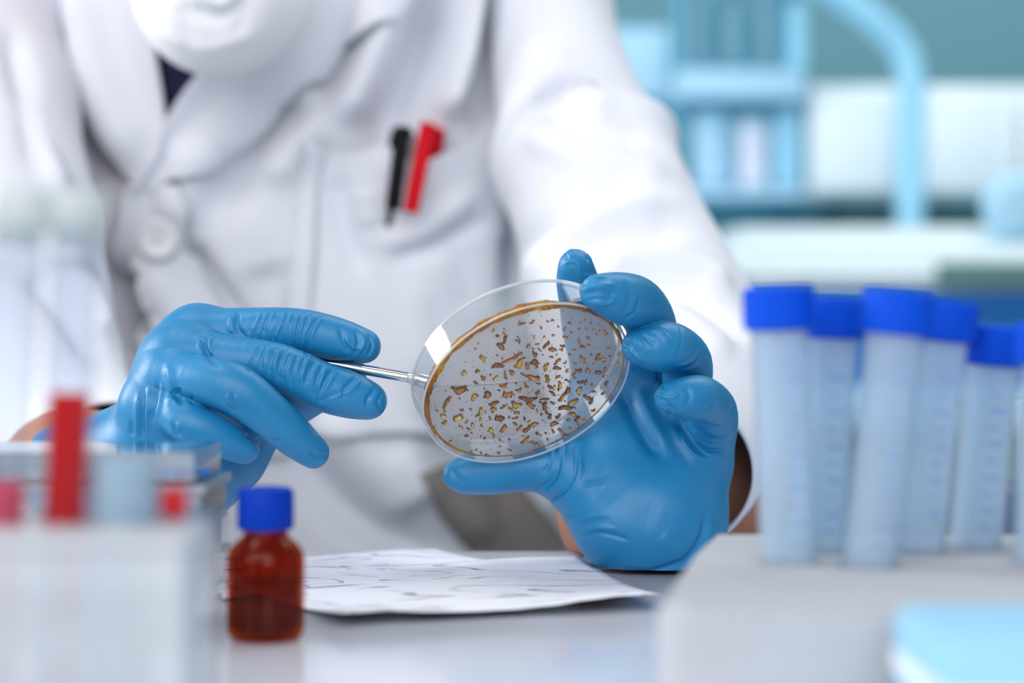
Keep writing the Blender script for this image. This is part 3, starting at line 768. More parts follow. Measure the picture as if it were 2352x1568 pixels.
def set_tone(me, cols):
    at_ = me.color_attributes.new('tone', 'FLOAT_COLOR', 'POINT')
    at_.data.foreach_set('color', np.array(cols, np.float32).ravel())
# amber crust along the agar edge
na_, kb = 420, 8
n1, n2, n3 = noise1(3, 5), noise1(5, 7), noise1(9, 3)
v = []; f = []; cols = []
for i in range(na_):
    a = 2 * math.pi * i / na_
    up = 0.5 + 0.5 * math.cos(a - math.radians(100))
    base = 0.00028 + 0.00105 * min(1, max(0, up * 1.5 - .35))
    r = base * (1 + .40 * n1(a) + .2 * n2(a * 3)); zc = 0.0017
    tone = .5 + .6 * n3(a)
    c = [(0.15, 0.042, 0.002), (0.40, 0.145, 0.004), (0.62, 0.38, 0.02)]
    tone = min(.999, max(0, tone)) * 2; i0 = int(tone); tt = tone - i0
    cc = [c[i0][q] * (1 - tt) + c[i0 + 1][q] * tt for q in range(3)]
    for j in range(kb):
        b = 2 * math.pi * j / kb
        rr = r * (1 + .25 * n2(a * 2 + b))
        R = DR - .0019 + 1.0 * rr * math.cos(b)
        v.append(tuple(DM @ Vector((R * math.cos(a), R * math.sin(a), zc + 1.3 * rr * math.sin(b)))))
        f.append((i * kb + j, ((i + 1) % na_) * kb + j, ((i + 1) % na_) * kb + (j + 1) % kb, i * kb + (j + 1) % kb))
        cols.append((*[x * (0.75 + .5 * rng.random()) for x in cc], 1))
me = mesh_np('agar_crust', v, f); set_tone(me, cols)
to_dish(link('agar_crust', me, None, M['amber']))
# colonies, sizes and places read off the plate: x, y, length, width, angle (zoom pixels)
COLS = [(875, 597, 32, 16, -25), (810, 608, 45, 12, -5), (1000, 587, 25, 10, 0), (928, 632, 20, 11, 90), (1036, 625, 14, 10, 60), (1103, 600, 13, 12, 0), (705, 705, 46, 20, -60), (683, 748, 50, 36, -80),
 (658, 683, 22, 16, 30), (633, 650, 20, 18, 0), (565, 825, 55, 25, 75), (655, 870, 75, 22, -15), (735, 832, 88, 24, -28), (795, 852, 76, 34, -38), (890, 855, 55, 36, 12), (842, 872, 46, 22, 80), (800, 793, 30, 16, -15),
 (888, 797, 38, 23, 85), (998, 770, 52, 22, 8), (850, 748, 28, 18, -10), (905, 735, 25, 12, 10), (962, 738, 56, 18, -60), (960, 875, 58, 20, -52), (1030, 842, 52, 16, -30), (1027, 885, 52, 18, 5), (880, 943, 72, 32, -10),
 (970, 955, 42, 22, 70), (1045, 990, 52, 20, 70), (1092, 1022, 40, 24, 80), (1060, 1062, 66, 22, -45), (1080, 1130, 90, 24, -16), (1128, 1095, 76, 26, -42), (1165, 1025, 44, 30, 110), (1175, 970, 42, 18, -15), (985, 1000, 28, 20, -10),
 (908, 1037, 28, 24, 0), (1000, 1040, 42, 18, 20), (790, 1020, 36, 20, -20), (840, 1000, 28, 12, 0), (697, 993, 40, 25, -35), (720, 1048, 48, 42, 40), (593, 1047, 48, 36, 110), (515, 1065, 58, 24, -32), (423, 1017, 78, 48, 8),
 (342, 1092, 52, 24, -75), (328, 1140, 44, 18, -80), (320, 1180, 30, 25, 60), (413, 1190, 50, 42, 20), (330, 1222, 28, 22, 70), (552, 1150, 42, 24, -70), (535, 1178, 30, 12, -40), (635, 1103, 60, 25, -10), (845, 1075, 96, 30, -5),
 (775, 1110, 54, 42, 20), (865, 1115, 55, 30, 8), (635, 1137, 36, 20, -15), (950, 1118, 40, 30, -50), (672, 1195, 46, 44, 45), (740, 1137, 24, 20, 0), (777, 1160, 36, 18, -25), (770, 1192, 33, 13, -20), (767, 1228, 25, 16, 0),
 (695, 1258, 52, 24, -28), (617, 1272, 38, 25, 15), (795, 1255, 40, 20, -60), (840, 1263, 54, 28, -60), (890, 1235, 44, 26, -55), (505, 1240, 32, 20, 80), (553, 1203, 20, 18, 0), (465, 1303, 24, 15, 10), (830, 1330, 54, 24, -35),
 (985, 1185, 32, 22, 80), (1035, 1182, 32, 20, -10), (1010, 1230, 56, 20, -14), (1125, 1172, 60, 18, 15), (1152, 1200, 36, 28, 80), (1215, 1065, 46, 26, 10), (1240, 1090, 42, 18, -42), (1185, 825, 38, 26, 20), (1280, 815, 44, 24, -50),
 (1312, 828, 36, 12, -10), (1165, 898, 34, 20, -15), (1135, 930, 32, 18, 110), (1090, 903, 22, 18, 0), (1220, 900, 32, 22, 0), (1285, 910, 42, 18, 10), (1330, 980, 20, 15, -20), (1312, 1040, 24, 15, -15), (1327, 890, 24, 16, -60),
 (1185, 750, 30, 18, -30), (1063, 745, 28, 16, 15), (1080, 690, 30, 15, -10), (1163, 710, 26, 13, 100), (1220, 693, 18, 14, 0), (1225, 738, 18, 10, 0), (948, 690, 16, 12, 0), (887, 693, 26, 11, 85), (1005, 680, 24, 11, -15),
 (450, 915, 34, 24, -10), (528, 900, 26, 13, -60), (570, 940, 34, 13, -5), (645, 947, 34, 20, -20), (748, 915, 30, 25, 70), (523, 975, 28, 15, -10), (707, 920, 28, 18, 60), (430, 1250, 26, 18, 0), (560, 1243, 18, 14, 0),
 (495, 1285, 14, 12, 0), (1255, 1145, 24, 17, -50), (597, 1427, 36, 14, 15), (733, 1391, 26, 10, 0), (735, 1437, 20, 11, -10), (492, 1405, 12, 12, 0), (635, 1305, 20, 14, -30), (675, 1330, 18, 15, 60), (578, 1318, 16, 12, 0),
 (1048, 1270, 34, 18, 15), (1003, 1275, 30, 15, 80), (1075, 1307, 44, 18, -20), (925, 1382, 16, 10, 0), (970, 1330, 16, 12, 0), (905, 1290, 24, 14, -20), (1175, 1265, 20, 10, 80), (1100, 1205, 30, 14, -10), (965, 1160, 24, 16, 40),
 (930, 1170, 20, 12, 110), (825, 1198, 24, 12, 70), (855, 1215, 20, 14, 0), (730, 1190, 16, 12, 0), (695, 1120, 18, 15, 90), (1000, 1100, 26, 16, 60), (955, 1075, 52, 12, -10), (610, 1195, 26, 14, 90), (490, 1138, 16, 14, 0), (430, 1143, 14, 10, 0), (1255, 1030, 32, 10, -5), (1085, 957, 20, 10, 0), (1033, 937, 32, 12, -10), (910, 980, 24, 10, -10), (1245, 988, 20, 14, 30), (1060, 770, 18, 12, 80), (1135, 770, 16, 12, 0), (1107, 800, 14, 10, 0), (993, 815, 28, 10, 5), (940, 800, 10, 8, 0), (1240, 800, 14, 12, 0), (1205, 855, 22, 10, -8), (1140, 855, 18, 9, 0), (1175, 603, 14, 10, 0), (1238, 602, 12, 10, 0), (1210, 640, 18, 10, 0), (1253, 645, 14, 10, 0), (1295, 650, 12, 9, -10), (1165, 640, 12, 9, 0), (1080, 633, 14, 9, 0), (700, 640, 12, 8, 0), (785, 690, 12, 9, 0), (540, 730, 12, 10, 0), (520, 762, 11, 9, 0)]
tones = [((0.20, 0.055, 0.003), (0.62, 0.24, 0.010), (0.85, 0.42, 0.03)), ((0.13, 0.036, 0.003), (0.42, 0.14, 0.008), (0.60, 0.26, 0.02)), ((0.26, 0.09, 0.004), (0.80, 0.48, 0.03), (1.0, 0.80, 0.2)), ((0.24, 0.06, 0.004), (0.76, 0.24, 0.015), (0.95, 0.50, 0.12))]
def colony_mesh(cx, cy, le, wi, ang, seed, pale=False):
    r = random.Random(seed); nn = 26
    t = tones[2 if pale else r.choice((0, 0, 1, 1, 3, 2))]
    hollow = r.random() < .35
    ph = [(r.uniform(0, 6.28), r.uniform(0.3, 1.0)) for _ in range(4)]; le *= 1.12; wi *= 1.15
    ca, sa = math.cos(math.radians(ang)), math.sin(math.radians(ang))
    v = []; cols = []; f = []
    hgt = 0.00055
    for ri, (s, z, ci) in enumerate(((1.0, .0007, 0), (.82, .0007 + hgt * .8, 0 if not hollow else 0), (.55, .0007 + hgt, 1), (0.28, .0007 + hgt * (1 if not hollow else .6), 2 if hollow else 1))):
        for i in range(nn):
            a = 2 * math.pi * i / nn
            k = 1 + .22 * sum(w_ * math.sin((q + 2) * a + p) / (1 + .35 * q) for q, (p, w_) in enumerate(ph))
            k = max(.45, k)
            x = .5 * le * k * math.cos(a) * s; y = .5 * wi * k * math.sin(a) * s
            y += .16 * wi * math.sin(x / le * 5 + ph[0][0])
            qx = 900 + (cx + x * ca - y * sa) / 2.704; qy = 520 + (cy + x * sa + y * ca) / 2.704
            uu, vv = dish_uv(qx, qy, .0007)
            L = math.hypot(uu, vv); lim = DR - .0026
            if L > lim: uu *= lim / L; vv *= lim / L
            v.append((uu, vv, 0.00205 - z if False else 0.0007 + (z - .0007)))
            j = r.uniform(.75, 1.3)
            cols.append((t[ci][0] * j, t[ci][1] * j, t[ci][2] * j, 1))
    for ri in range(3):
        for i in range(nn):
            i2 = (i + 1) % nn
            f.append((ri * nn + i, ri * nn + i2, (ri + 1) * nn + i2, (ri + 1) * nn + i))
    c = len(v); v.append((sum(p[0] for p in v[-nn:]) / nn, sum(p[1] for p in v[-nn:]) / nn, v[-1][2])); cols.append(cols[-1])
    tri = [(3 * nn + i, 3 * nn + (i + 1) % nn, c) for i in range(nn)]
    bot = tuple(range(nn))[::-1]
    v = [tuple(DM @ Vector((p[0], p[1], 0.0019 - p[2]))) for p in v]   # domes towards the dish floor
    return v, f + tri + [bot], cols
def is_pale(c): return (c[0], c[1]) in ((565, 825), (633, 650), (320, 1180), (450, 915), (413, 1190), (552, 1150), (515, 1065), (890, 1235), (795, 852), (905, 735), (540, 730), (1090, 903))
cells = list(COLS)
for c in range(110):                     # smaller colonies between the large ones
    a = rng.uniform(0, 6.283); rr = DR * .90 * math.sqrt(rng.random())
    p = DM @ Vector((rr * math.cos(a), rr * math.sin(a), 0)); X, Y = project(np.array([tuple(p)]))
    x, y = (float(X[0]) - 900) * 2.704, (float(Y[0]) - 520) * 2.704
    if y < 900 and x < 620: continue
    s = rng.uniform(9, 17)
    cells.append((x, y, s * rng.uniform(1, 1.6), s * .8, rng.uniform(-60, 60)))
for i, c in enumerate(cells):
    v, f, cols = colony_mesh(*c, seed=i * 13 + 5, pale=is_pale(c))
    me = bpy.data.meshes.new('colony'); me.from_pydata(v, [], f); set_tone(me, cols)
    to_dish(link('colony', me, None, M['amber']))
v = []; f = []; cols = []
for c in range(420):
    a = rng.uniform(0, 6.283); rr = DR * .92 * math.sqrt(rng.random()); s = rng.uniform(.00012, .00035)
    if rng.random() < .35: a = rng.gauss(-1.2, .9); rr = DR * rng.uniform(.1, .85)
    b = len(v); x, y = rr * math.cos(a), rr * math.sin(a)
    v += [tuple(DM @ Vector((x + s * math.cos(k * 1.2566), y + .8 * s * math.sin(k * 1.2566), .0017))) for k in range(5)] + [tuple(DM @ Vector((x, y, .0013)))]
    f += [(b + k, b + (k + 1) % 5, b + 5) for k in range(5)]
    t = rng.choice(((.35, .2, .03), (.3, .12, .015), (.2, .08, .01))); cols += [(*t, 1)] * 6
me = bpy.data.meshes.new('speck'); me.from_pydata(v, [], f); set_tone(me, cols)
tag(to_dish(link('speck', me, None, M['amber'])), 'tiny amber specks', kind='stuff')

# ------------------------------------------------------------------ inoculating needle
M['wire'] = pmat('bright wire', (235, 235, 238), 0.35, 0.5, metal=0.4, var=0.05)
nd = empty('inoculating_needle', P(800, 843, 2), 'thin steel inoculating needle pinched in the glove, reaching into the petri dish', 'needle tool')
def to_nd(o): o.parent = nd; o.matrix_parent_inverse = Matrix.Translation(-Vector(nd.location)); return o
hp = [P(430, 772, 30), P(780, 839, 3), P(944, 868, -6)]
to_nd(tube('handle', hp, [.0019] * 3, M['steel'], None, 20))
dv = (hp[2] - hp[1]) / np.linalg.norm(hp[2] - hp[1])
fp = [hp[2] - dv * .001, hp[2], hp[2] + dv * .0025, P(985, 878, -6.4), P(1000, 882, -6.6), P(1005, 883, -6.7)]
to_nd(tube('ferrule', fp, [.0019, .0021, .0026, .0027, .0024, .0008], M['ferrule'], None, 20))
w0, w1 = P(1002, 884, -6.7), P(1236, 870, -5.0)
wp = []; 
for i in range(401):
    t = i / 400; p = w0 + (w1 - w0) * t
    p = p + np.array([0, .00022 * math.cos(t * 380), .00022 * math.sin(t * 380) - .0008 * math.sin(t * math.pi)])
    wp.append(p)
to_nd(tube('wire', wp, [.00040] * len(wp), M['wire'], None, 6))

# ------------------------------------------------------------------ pens in the chest pocket
def pen(px_top, py_top, px_bot, py_bot, mat, label, body_dx):
    a = on_coat(px_top, py_top + 60, 0.0); d0 = a.y - 0.011
    tp = at(px_top, py_top, d0); bt_ = at(px_bot, py_bot, on_coat(px_bot, py_bot, 0).y - 0.013)
    root = empty('pen', bt_, label, 'pen', 'pens in the chest pocket')
    inv = Matrix.Translation(-bt_)
    axis = (bt_ - tp).normalized(); L = (bt_ - tp).length
    side = axis.cross(Vector((0, 1, 0))).normalized(); out = axis.cross(side).normalized()
    if out.y > 0: out = -out
    bm = bmesh.new(); bm_box(bm, -.0042, .0042, -.0011, .0011, 0, L, .0008)
    q = Matrix(((side.x, out.x, axis.x, tp.x), (side.y, out.y, axis.y, tp.y), (side.z, out.z, axis.z, tp.z), (0, 0, 0, 1)))
    bmesh.ops.transform(bm, matrix=q @ Matrix.Translation((0, .0165, 0)), verts=bm.verts)
    bmesh.ops.recalc_face_normals(bm, faces=bm.faces)
    c = bm_obj('clip', bm, mat, root); c.matrix_parent_inverse = inv
    bm = bmesh.new(); bm_box(bm, -.0042, .0042, -.009, .0176, -.0005, .003, .0008); bmesh.ops.transform(bm, matrix=q, verts=bm.verts); bmesh.ops.recalc_face_normals(bm, faces=bm.faces)
    c = bm_obj('clip_bridge', bm, mat, root); c.matrix_parent_inverse = inv
    prof = round_profile([(0, -.0012), (.0046, -.0012), (.0052, .004), (.0052, .045), (.003, .055), (0, .056)], .001, 3)
    c = lathe('barrel', prof, mat, root, 24, matrix=q @ Matrix.Translation((body_dx, -.0065, 0))); c.matrix_parent_inverse = inv
pen(930, 300, 906, 488, M['black'], 'black pen clipped in the coat pocket left of the red pen', -.003)
pen(986, 292, 946, 494, M['red'], 'red pen clipped in the coat pocket right of the black pen', .004)

# ------------------------------------------------------------------ amber vial
M['amberglass'] = clear_mat('amber glass', (228, 140, 30), gloss=0.4, haze=0.13, haze_rgb=(140, 62, 4), rough=0.04, ior=1.5)
M['amberliquid'] = clear_mat('dark amber liquid', (220, 120, 40), gloss=0.1, haze=0.14, haze_rgb=(140, 50, 10), rough=0.05, ior=1.33)
vp = at(610, 1479, 0.60); vp.z = T
vial = empty('amber_vial', vp, 'small brown glass vial with blue screw cap on the table', 'vial')
R = .0117
prof = [(0, .0012), (R - .003, .0012), (R - .0015, .0004), (R - .0003, .0018), (R, .0035), (R, .0243), (R - .0006, .0268), (R - .0025, .0290), (.0072, .0306), (.0066, .0316), (.0066, .0325), (.0072, .0328), (.0072, .042)]
lathe('bottle', prof + [(.0062, .042), (.0058, .0312), (R - .0035, .0278), (R - .0014, .0240), (R - .0012, .0040), (R - .003, .0024), (0, .0024)], M['amberglass'], vial, 72, sharp=60)
lathe('liquid', [(0, .0026), (R - .0032, .0026), (R - .0014, .0044), (R - .0014, .0178), (R - .0018, .0174), (0, .0172)], M['amberliquid'], vial, 60)
bm = bmesh.new()
nk = 96; zc = [.0330, .0338, .0440, .0452, .0456]; rc = [.0080, .0083, .0083, .0078, .0070]
rows = []
for z, r in zip(zc, rc):
    rows.append([bm.verts.new(((r + (.00022 if i % 2 and .0335 < z < .0445 else 0)) * math.cos(2 * math.pi * i / nk), (r + (.00022 if i % 2 and .0335 < z < .0445 else 0)) * math.sin(2 * math.pi * i / nk), z)) for i in range(nk)])
for a_, b_ in zip(rows, rows[1:]):
    for i in range(nk): bm.faces.new((a_[i], a_[(i + 1) % nk], b_[(i + 1) % nk], b_[i]))
bm.faces.new(rows[-1]); bm.faces.new(rows[0][::-1])
cp = bm_obj('cap', bm, M['vialcap'], vial, True, 30); tag(cp, 'ribbed blue screw cap')

# ------------------------------------------------------------------ papers
M['paper'] = pmat('drawn paper', (240, 240, 248), 0.8, 0.2)
def sketch_paper(name, seed, col, dens):
    m, nt, p = mat_new(name)
    tc = nt.nodes.new('ShaderNodeTexCoord')
    mp = nt.nodes.new('ShaderNodeMapping'); mp.inputs['Scale'].default_value = (1, 2.2, 1); mp.inputs['Location'].default_value = (seed, seed * .3, 0)
    nt.links.new(tc.outputs['Object'], mp.inputs[0])
    wv = nt.nodes.new('ShaderNodeTexNoise'); wv.inputs['Scale'].default_value = 9; wv.inputs['Detail'].default_value = 2; wv.inputs['Distortion'].default_value = 0.6
    nt.links.new(mp.outputs[0], wv.inputs['Vector'])
    # contour lines of a smooth noise read as drawn curves
    m1 = nt.nodes.new('ShaderNodeMath'); m1.operation = 'MULTIPLY'; m1.inputs[1].default_value = dens; nt.links.new(wv.outputs['Fac'], m1.inputs[0])
    m2 = nt.nodes.new('ShaderNodeMath'); m2.operation = 'FRACT'; nt.links.new(m1.outputs[0], m2.inputs[0])
    rp = nt.nodes.new('ShaderNodeValToRGB')
    e = rp.color_ramp.elements; e[0].position = 0; e[0].color = (0, 0, 0, 1); e[1].position = .20; e[1].color = (1, 1, 1, 1)
    nt.links.new(m2.outputs[0], rp.inputs[0])
    hs = nt.nodes.new('ShaderNodeTexNoise'); hs.inputs['Scale'].default_value = 45; hs.inputs['Detail'].default_value = 6; nt.links.new(mp.outputs[0], hs.inputs['Vector'])
    r2 = nt.nodes.new('ShaderNodeMapRange'); r2.inputs[1].default_value = .42; r2.inputs[2].default_value = .58; r2.inputs[3].default_value = 1; r2.inputs[4].default_value = .25; nt.links.new(hs.outputs['Fac'], r2.inputs[0])
    mm = nt.nodes.new('ShaderNodeMath'); mm.operation = 'MAXIMUM'; nt.links.new(rp.outputs[0], mm.inputs[0]); nt.links.new(r2.outputs[0], mm.inputs[1])
    mx = nt.nodes.new('ShaderNodeMix'); mx.data_type = 'RGBA'; mx.inputs[6].default_value = lin(*col); mx.inputs[7].default_value = lin(236, 238, 247)
    nt.links.new(mm.outputs[0], mx.inputs[0]); nt.links.new(mx.outputs[2], p.inputs['Base Color'])
    p.inputs['Roughness'].default_value = 0.75; p.inputs['Specular IOR Level'].default_value = 0.2
    return m
M['paper1'] = sketch_paper('paper with grey pencil lines', 1.0, (70, 70, 86), 11)
M['paper2'] = sketch_paper('paper with violet lines', 4.0, (130, 118, 196), 9)
def paper(corners, mat, label, zoff, curl, seed):
    A, B, C_, D_ = [Vector((*c, 0)) for c in corners]        # far-left, far-right, near-right, near-left
    v = []; f = []; nu, nv = 40, 24; r = noise1(seed, 2)
    for j in range(nv + 1):
        for i in range(nu + 1):
            s, t = i / nu, j / nv
            p = (A * (1 - s) + B * s) * (1 - t) + (D_ * (1 - s) + C_ * s) * t
            p.y += .004 * r(s * 3) * t
            z = T + zoff + curl * (max(0, t - .55) / .45) ** 2 * (.55 + .45 * math.sin(s * 7 + seed)) + .0006 * (1 + math.sin(s * 9 + t * 5))
            v.append((p.x, p.y, z))
    f = [(j * (nu + 1) + i, (j + 1) * (nu + 1) + i, (j + 1) * (nu + 1) + i + 1, j * (nu + 1) + i + 1) for j in range(nv) for i in range(nu)]
    o = link('paper_sheet', mesh_np('paper_sheet', v, f), None, mat)
    md = o.modifiers.new('thickness', 'SOLIDIFY'); md.thickness = .0003; md.offset = 1
    return tag(o, label, 'paper', 'loose papers on the table')
def gx(px, py):
    d = (CZ - T) * F / (py - HY); return ((px - CX) / F * d, d)
paper([gx(430, 1325), gx(1330, 1290), gx(1520, 1400), gx(790, 1440)], M['paper1'], 'white paper with grey pencil lines lying in front, its near edge curling up', .0012, .0035, 2)
paper([gx(300, 1300), gx(1000, 1268), gx(1250, 1310), gx(420, 1390)], M['paper2'], 'white paper with faint violet lines, partly under the pencil drawing', .0003, .0005, 5)

# ------------------------------------------------------------------ foam rack with centrifuge tubes (image right)
def bool_cut(obj, cutters):
    for c in cutters:
        md = obj.modifiers.new('cut', 'BOOLEAN'); md.operation = 'DIFFERENCE'; md.object = c; md.solver = 'EXACT'
    dg = bpy.context.evaluated_depsgraph_get(); dg.update()
    me = bpy.data.meshes.new_from_object(obj.evaluated_get(dg)); obj.modifiers.clear(); old = obj.data; obj.data = me; bpy.data.meshes.remove(old)
    for c in cutters: bpy.data.objects.remove(c, do_unlink=True)
    try: me.set_sharp_from_angle(angle=math.radians(40))
    except Exception: pass
FZ = T + 0.0275
M['tubeplastic'] = clear_mat('clear tube plastic', (234, 245, 254), gloss=1.3, haze=0.38, haze_rgb=(236, 248, 255), rough=0.05, ior=1.5)
M['print'] = pmat('blue print ink', (120, 150, 220), 0.6)
tubes = [(1787, 658, .560, 1812, 'leaning left, leftmost in the rack'), (1912, 682, .588, 1880, 'second from the left, just behind the leftmost'), (2066, 668, .552, 1998, 'leaning right in the middle of the rack'),
         (2172, 690, .590, 2105, 'tucked behind the right side of the middle one'), (2288, 748, .602, 2235, 'lower than the rest, in front of the beaker'), (2418, 742, .560, 2395, 'cut by the right edge of the view')]
cutters = []
tube_objs = []
for px, py, d, bx, desc in tubes:
    top = at(px, py, d); low = at(bx, 1290, d + .002)
    axis = (low - top).normalized(); Lt = 0.105 if py < 700 else .094
    q = (-axis).to_track_quat('Z', 'Y').to_matrix().to_4x4()
    bot = top + axis * Lt
    if bot.z < T + .004: bot = top + axis * ((top.z - T - .004) / -axis.z)
    L = (top - bot).length
    mt = Matrix.Translation(bot) @ q
    ct = empty('centrifuge_tube', bot, 'clear conical tube with blue screw cap, ' + desc, 'tube', 'blue capped centrifuge tubes')
    inv = Matrix.Translation(-bot)
    r = .0080
    prof = [(0, .0), (.0028, .0003), (.0034, .0015), (r - .0004, .020), (r, .023), (r, L - .004), (r - .0011, L - .004), (r - .0011, .023), (.0025, .0025), (0, .0015)]
    o = lathe('tube', prof, M['tubeplastic'], ct, 40, matrix=mt, sharp=50); o.matrix_parent_inverse = inv
    bm = bmesh.new(); nk = 60; rows = []
    for z, rr in ((L - .0120, .0093), (L - .0113, .0098), (L - .0010, .0098), (L - .0002, .0092), (L, .0082)):
        rows.append([bm.verts.new(mt @ Vector(((rr + (.0003 if i % 2 and rr > .0095 else 0)) * math.cos(6.28318 * i / nk), (rr + (.0003 if i % 2 and rr > .0095 else 0)) * math.sin(6.28318 * i / nk), z))) for i in range(nk)])
    for a_, b_ in zip(rows, rows[1:]):
        for i in range(nk): bm.faces.new((a_[i], a_[(i + 1) % nk], b_[(i + 1) % nk], b_[i]))
    bm.faces.new(rows[-1]); bm.faces.new(rows[0][::-1])
    o = bm_obj('cap', bm, M['bluecap'], ct, True, 30); o.matrix_parent_inverse = inv
    # printed scale: short bars that hug the wall
    bm = bmesh.new()
    facing = math.atan2((mt.inverted() @ Vector((0, 0, CZ))).y, (mt.inverted() @ Vector((0, 0, CZ))).x)
    for k in range(12):
        z0 = .030 + k * .0050
        if z0 > L - .020: break
        wd = .55 if k % 2 else .30
        for sgm in range(4):
            a0 = facing + .15 + wd * sgm / 4; a1 = facing + .15 + wd * (sgm + 1) / 4
            bm.faces.new([bm.verts.new(mt @ Vector(((r + .00008) * math.cos(a), (r + .00008) * math.sin(a), z))) for a, z in ((a0, z0), (a1, z0), (a1, z0 + .0006), (a0, z0 + .0006))])
    o = bm_obj('scale_print', bm, M['print'], ct); o.matrix_parent_inverse = inv
    bm = bmesh.new(); bmesh.ops.create_cone(bm, segments=28, radius1=r + .0006, radius2=r + .0006, depth=.08, cap_ends=True)
    bmesh.ops.transform(bm, matrix=mt @ Matrix.Translation((0, 0, .036)), verts=bm.verts)
    cutters.append(bm_obj('cutter', bm, M['foam']))
    tube_objs.append(ct)
bm = bmesh.new()
fx0, fx1 = .0345, .175
outline = [(fx0 + .0, .478), (fx0 + .006, .471), (fx1, .468), (fx1, .640), (fx0 + .03, .640), (fx0 + .021, .600)]
lo_ = [bm.verts.new((x, y, T)) for x, y in outline]; up_ = [bm.verts.new((x, y, FZ)) for x, y in outline]
bm.faces.new(lo_[::-1]); bm.faces.new(up_)
for i in range(len(outline)): bm.faces.new((lo_[i], lo_[(i + 1) % len(outline)], up_[(i + 1) % len(outline)], up_[i]))
bmesh.ops.recalc_face_normals(bm, faces=bm.faces)
bmesh.ops.bevel(bm, geom=[e for e in bm.edges if not (e.verts[0].co.z < T + .001 and e.verts[1].co.z < T + .001)], offset=.0022, segments=3, affect='EDGES')
foam = bm_obj('foam_rack', bm, M['foam'], None, True)
bool_cut(foam, cutters)
tag(foam, 'white foam block holding the blue capped tubes on the right of the table', 'rack')

# pale blue carton in front of the foam block
cb = empty('pale_blue_carton', (.115, .43, T), 'pale blue carton with white bands at the lower right corner', 'box')
def cbx(name, b, mat, bev=0):
    o = box(name, b, mat, cb, bev); o.matrix_parent_inverse = Matrix.Translation(-Vector(cb.location)); return o
cbx('carton', (.0885, .19, .405, .462, T, T + .0298), M['bluebox'], .003)
cbx('band', (.0884, .1901, .4046, .4624, T + .0150, T + .0195), M['whitecard'])
cbx('band', (.0884, .1901, .4046, .4624, T + .0040, T + .0075), M['whitecard'])

# glass beaker with clear liquid at the right edge
M['glass'] = clear_mat('beaker glass', (246, 250, 252), gloss=1.4, haze=0.12, haze_rgb=(235, 242, 250), rough=0.03)
M['bluewater'] = clear_mat('bluish liquid', (190, 205, 228), gloss=0.6, haze=0.30, haze_rgb=(170, 188, 220), rough=0.04, ior=1.33)
bk = empty('beaker', (.178, .672, T), 'clear glass beaker with bluish liquid behind the blue capped tubes', 'beaker')
lathe('glass', [(0, .001), (.024, .001), (.0268, .004), (.0268, .066), (.0285, .069), (.0272, .0692), (.0256, .066), (.0256, .005), (.023, .003), (0, .003)], M['glass'], bk, 60)
lathe('liquid', [(0, .0032), (.0225, .0032), (.0253, .0055), (.0253, .040), (0, .040)], M['bluewater'], bk, 60)

# ------------------------------------------------------------------ test tube rack (image left)
M['frost'] = clear_mat('frosted acrylic', (246, 250, 253), gloss=0.7, haze=0.55, haze_rgb=(250, 253, 255), rough=0.15)
M['acryl'] = clear_mat('white acrylic plate', (240, 244, 248), gloss=1.0, haze=0.85, haze_rgb=(238, 242, 246), rough=0.12)
M['tglass'] = clear_mat('test tube glass', (247, 249, 252), gloss=0.9, haze=0.008, haze_rgb=(240, 244, 248), rough=0.03)
M['stopper'] = clear_mat('milky stopper', (236, 242, 240), gloss=0.8, haze=0.72, haze_rgb=(232, 238, 236), rough=0.2)
M['blood'] = clear_mat('red liquid', (245, 6, 20), gloss=0.1, haze=0.82, haze_rgb=(236, 2, 12), rough=0.04, ior=1.33)
M['pink'] = clear_mat('pink liquid', (250, 150, 172), gloss=0.6, haze=0.75, haze_rgb=(250, 116, 146), rough=0.04, ior=1.33)
M['paleblue'] = clear_mat('pale blue liquid', (214, 236, 246), gloss=0.8, haze=0.75, haze_rgb=(226, 245, 252), rough=0.04, ior=1.33)
RX0, RX1, RY0, RY1 = -.190, -.0715, .437, .493; RZ = T + .0485
rack = empty('tube_rack', (-.13, .465, T), 'frosted clear rack in the lower left corner holding the test tubes', 'rack')
RI = Matrix.Translation(-Vector(rack.location))
def rk(name, b, mat, bev=.0006):
    o = box(name, b, mat, rack, bev); o.matrix_parent_inverse = RI; return o
plate = rk('top_plate', (RX0, RX1, RY0, RY1, RZ - .004, RZ), M['acryl'], .0012)
mid = rk('middle_plate', (RX0, RX1 - .002, RY0 + .003, RY1 - .002, T + .022, T + .0245), M['frost'])
rk('base_plate', (RX0, RX1, RY0, RY1, T + .0002, T + .0035), M['frost'])
rk('front_panel', (RX0, RX1 - .001, RY0, RY0 + .0022, T + .0036, RZ - .0041), M['frost'])
M['ribtint'] = clear_mat('blue tinted acrylic', (205, 226, 240), gloss=0.6, haze=0.5, haze_rgb=(186, 214, 232), rough=0.15)
M['ribclear'] = clear_mat('grey tinted acrylic', (220, 226, 234), gloss=0.6, haze=0.5, haze_rgb=(196, 206, 216), rough=0.15)
rx = RX1 - .010
for k, (wd, gap) in enumerate(((.0035, .004), (.006, .006), (.003, .008), (.007, .005), (.004, .007), (.008, .006), (.004, .005), (.005, .006))):
    rk('rib', (rx - wd, rx, RY0 + .0024, RY0 + .0040, T + .0036, RZ - .0041), M['ribtint'] if k % 3 else M['ribclear'], .0004)  # strips added to imitate streaks of tubes showing through the front panel
    rx -= wd + gap
rk('side_panel', (RX1 - .0028, RX1 - .0004, RY0 + .0024, RY1, T + .0036, RZ - .0041), M['frost'])
def leaning(px0, py0, px1, py1, d):
    a = at(px0, py0, d); b = at(px1, py1, d); return a, (b - a).normalized()
cutters = []
